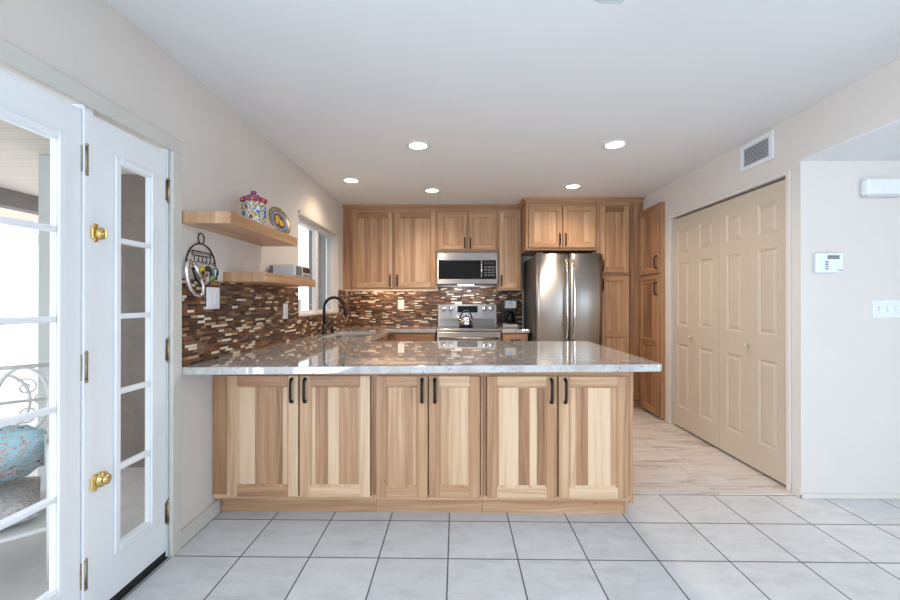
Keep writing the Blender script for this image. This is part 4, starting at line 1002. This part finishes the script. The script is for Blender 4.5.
# ---- recessed ceiling lights
def downlight(loc, label):
    r = thing('recessed_light', label, 'ceiling light', loc, group='recessed ceiling lights')
    mb = MB(); mb.lathe([(0.066, -0.001), (0.088, -0.0005), (0.090, -0.006), (0.070, -0.010), (0.066, -0.001)], loc, seg=28); mb.build('trim_ring', 'white_plastic', r)
    mb = MB(); mb.lathe([(0.0, -0.004), (0.066, -0.003)], loc, seg=28); mb.build('lens', 'warm_bulb', r)
    return r
dl0 = downlight((-0.277, 3.144, ZC), 'recessed ceiling light over the peninsula, left one of the near pair')
L = [(-0.277, 3.144, 36), (1.231, 3.138, 42), (-1.021, 4.046, 28), (-0.238, 4.42, 42), (1.242, 4.28, 37)]
labs = ['', 'recessed ceiling light nearest the air vent', 'recessed ceiling light over the sink', 'recessed ceiling light in front of the microwave', 'recessed ceiling light in front of the refrigerator cabinet']
for (x, y, e), lb in zip(L[1:], labs[1:]): dup(dl0, (x, y, ZC), lb)
for x, y, e in L:
    lamp('downlight_beam', 'SPOT', (x, y, ZC-0.02), e, (1.0, 0.79, 0.57), target=(x, y, 0), spot=math.radians(150), blend=0.8, radius=0.06)

uc = thing('undercabinet_light', 'slim warm strip light under the tall wall cabinet left of the microwave', 'light', (-0.775, 5.15, 1.4183))
mb = MB(); mb.prism([(5.1385, 1.4183), (5.1385, 1.402), (5.147, 1.402), (5.164, 1.4183)], 'x', -1.25, -0.30); mb.build('housing', 'white_plastic', uc)
mb = MB(); mb.face([(-1.24, 5.1485, 1.4025), (-0.31, 5.1485, 1.4025), (-0.31, 5.1632, 1.4165), (-1.24, 5.1632, 1.4165)]); mb.build('lens', 'glaze_white', uc)
lamp('undercabinet_beam', 'AREA', (-0.775, 5.160, 1.405), 2.6, (1.0, 0.74, 0.46), target=(-0.775, 5.42, 1.15), size=0.9, size_y=0.015)
# ceiling fan just above the frame: the tip of one blade reaches into view
fn = thing('ceiling_fan', 'pale ceiling fan whose blade tip just shows at the top edge of the photo', 'fan', (0.50, 0.62, ZC))
mb = MB(); mb.lathe([(0.0, 0.0), (0.07, 0.0), (0.06, -0.04), (0.013, -0.05), (0.013, -0.17), (0.10, -0.18), (0.12, -0.24), (0.09, -0.31), (0.0, -0.33)], (0.50, 0.62, ZC)); mb.build('motor', 'white_plastic', fn)
for k in range(5):
    a = PI/2 + 0.06 + k*2*PI/5
    FX = Matrix.Translation((0.50, 0.62, ZC-0.27)) @ Matrix.Rotation(a, 4, 'Z') @ Matrix.Rotation(math.radians(9), 4, 'X')
    mb = MB(FX); mb.prism([(0.17, -0.045), (0.60, -0.068), (0.645, -0.055), (0.66, 0.0), (0.645, 0.055), (0.60, 0.068), (0.17, 0.045)], 'z', -0.004, 0.004); bl = mb.build('blade', 'post_paint', fn)
    mb = MB(FX); mb.box(0.09, 0.24, -0.018, 0.018, -0.010, -0.0045); mb.build('bracket', 'silver', bl)

# ------------------------------------------------------------------ outside
mb = MB(); mb.box(-14, XL-T, -6, 12, -0.16, -0.06); struct(mb, 'floor_patio', 'concrete', 'grey concrete patio floor outside the glazed doors', 'floor')
mb = MB(); mb.box(-4.1, XL-T, -3, 4.2, 2.25, 2.35); struct(mb, 'ceiling_patio', 'patio_boards', 'tan boarded patio roof seen through the upper panes', 'ceiling')
mb = MB(); mb.box(-4.12, -3.98, -3, 4.2, 2.10, 2.249); struct(mb, 'trim_11', 'beam_paint', 'grey beam at the outer edge of the patio roof', 'trim')
mb = MB(); mb.box(-2.84, -2.69, 2.76, 2.91, -0.06, 2.249, bev=0.006); struct(mb, 'trim_12', 'post_paint', 'pale grey patio post seen through the wide door', 'trim')
mb = MB(); mb.box(-2.74, XL-T, 3.2, 3.3, -0.06, 2.245); struct(mb, 'wall_patio', 'grey_stucco', 'grey-brown patio side wall seen through the narrow panes', 'wall')
hs = thing('neighbor_house', 'cream stucco house across the yard seen through the glass', 'house', (-8.2, 7.5, -0.06))
mb = MB(); mb.box(-9, -8, 2, 13, -0.06, 2.5); mb.build('walls', 'beige_house', hs)
mb = MB(); mb.box(-9.1, -7.85, 1.9, 13.1, 2.5, 2.66, bev=0.01); mb.build('fascia', 'white_paint', hs)
mb = MB(); mb.prism([(-7.8, 2.66), (-9.4, 3.2), (-9.4, 2.66)], 'y', 1.9, 13.1); mb.build('roof', 'roof_tile', hs)
mb = MB(); mb.box(-8.0, -7.96, 7.0, 8.1, -0.06, 2.15, bev=0.01); hd = mb.build('door', 'white_paint', hs)
mb = MB(); mb.box(-7.99, -7.94, 6.9, 7.0, -0.06, 2.25); mb.box(-7.99, -7.94, 8.1, 8.2, -0.06, 2.25); mb.box(-7.99, -7.94, 7.0, 8.1, 2.15, 2.25); mb.build('door_casing', 'white_paint', hs)
mb = MB(); mb.box(-7.98, -7.85, 8.55, 8.67, 1.55, 1.85, bev=0.02); mb.build('wall_lamp', 'black_metal', hs)
mb = MB(); mb.box(-6.2, -6.0, 8.5, 16, -0.06, 1.3); o = struct(mb, 'wall_yard', 'grey_stucco', 'low block wall outside the kitchen window', 'wall')

# white wrought-iron patio chair seen through the wide leaf
ch = thing('patio_chair', 'white wrought-iron scroll chair on the patio', 'chair', (-2.1, 1.9, -0.06))
def spiral(c, r0, turns, a0, d=1, n=22):
    return [(c[0]+r0*(1-0.85*k/n)*math.cos(a0+d*turns*2*PI*k/n), c[1]+r0*(1-0.85*k/n)*math.sin(a0+d*turns*2*PI*k/n)) for k in range(n+1)]
CF = Matrix.Translation((-2.33, 1.90, -0.06)) @ Matrix.Rotation(math.radians(45), 4, 'Z')   # chair faces its local -y
ch.location = (-2.33, 1.90, -0.06)
def side(xl):
    mb = MB(CF); T3 = lambda pts: [(xl, y, z) for y, z in pts]
    mb.tube(T3([(-0.30, 0.0), (-0.29, 0.25), (-0.30, 0.52), (-0.24, 0.60), (-0.05, 0.60), (0.15, 0.57), (0.27, 0.60)]), 0.013, 8)
    mb.tube(T3([(0.34, 0.0), (0.28, 0.30), (0.27, 0.60), (0.30, 0.90)]), 0.013, 8)
    mb.tube(T3([(-0.29, 0.24), (0.28, 0.24)]), 0.010, 6); mb.tube(T3(spiral((0.0, 0.42), 0.12, 1.6, 0.5)), 0.006, 6)
    return mb
for xl in (-0.31, 0.31): side(xl).build('side_frame', 'white_iron', ch)
mb = MB(CF)
def BP(pts): return [(x, 0.285+0.02*(z-0.5), z) for x, z in pts]
for sg in (-1, 1):
    mb.tube(BP([(sg*(0.20+0.105*math.cos(a)), 0.755+0.185*math.sin(a)) for a in [k*2*PI/24 for k in range(24)]]), 0.009, 8, closed=True)
    mb.tube(BP([(sg*(0.10+0.13*math.cos(a)), 0.755+0.16*math.sin(a)) for a in [-1.3+k*2.6/14 for k in range(15)]]), 0.007, 8)
    for c, r0, a0, d in (((0.215, 0.83), 0.050, 2.4, -1), ((0.215, 0.68), 0.050, -2.4, 1), ((0.275, 0.755), 0.035, 0.5, 1)):
        mb.tube(BP([(sg*u, v) for u, v in spiral(c, r0, 1.5, a0, d)]), 0.005, 6)
mb.tube(BP([(-0.31, 0.945), (0.31, 0.945)]), 0.011, 8); mb.tube(BP([(-0.31, 0.565), (0.31, 0.565)]), 0.010, 8); mb.tube(BP([(-0.31, 0.755), (0.31, 0.755)]), 0.008, 8)
mb.build('back_panel', 'white_iron', ch)
mb = MB(CF); mb.box(-0.30, 0.30, -0.29, 0.27, 0.232, 0.248); mb.build('seat', 'white_iron', ch)
def pillow(X, sx, sy, sz, name, mat, label):
    mb = MB(X); t = bmesh.new(); bmesh.ops.create_cube(t, size=2.0); bmesh.ops.subdivide_edges(t, edges=list(t.edges), cuts=7, use_grid_fill=True)
    vm = {}
    for v in t.verts:
        x, y, z = v.co; e = (1-abs(x)**4)*(1-abs(y)**4)
        vm[v.index] = mb.bm.verts.new(X @ Vector((x*sx*(0.94+0.06*e), y*sy*(0.94+0.06*e), z*sz*(0.25+0.75*math.sqrt(max(e, 0))))))
    for f in t.faces:
        g_ = mb.bm.faces.new([vm[v.index] for v in f.verts]); g_.smooth = True
    t.free(); o = mb.build(name, mat); tag(o, label, 'cushion'); return o
pillow(CF @ Matrix.Translation((0.0, -0.01, 0.315)), 0.29, 0.27, 0.064, 'seat_cushion', 'grey_fabric', 'grey seat cushion on the iron patio chair')
pillow(CF @ Matrix.Translation((0.03, -0.04, 0.560)) @ Matrix.Rotation(math.radians(-38), 4, 'X'), 0.275, 0.185, 0.10, 'throw_pillow', 'cushion', 'light blue patterned pillow on the iron patio chair')
pillow(CF @ Matrix.Translation((0.0, 0.225, 0.52)) @ Matrix.Rotation(math.radians(-80), 4, 'X'), 0.27, 0.10, 0.045, 'back_cushion', 'grey_fabric', 'grey back cushion behind the blue pillow on the patio chair')
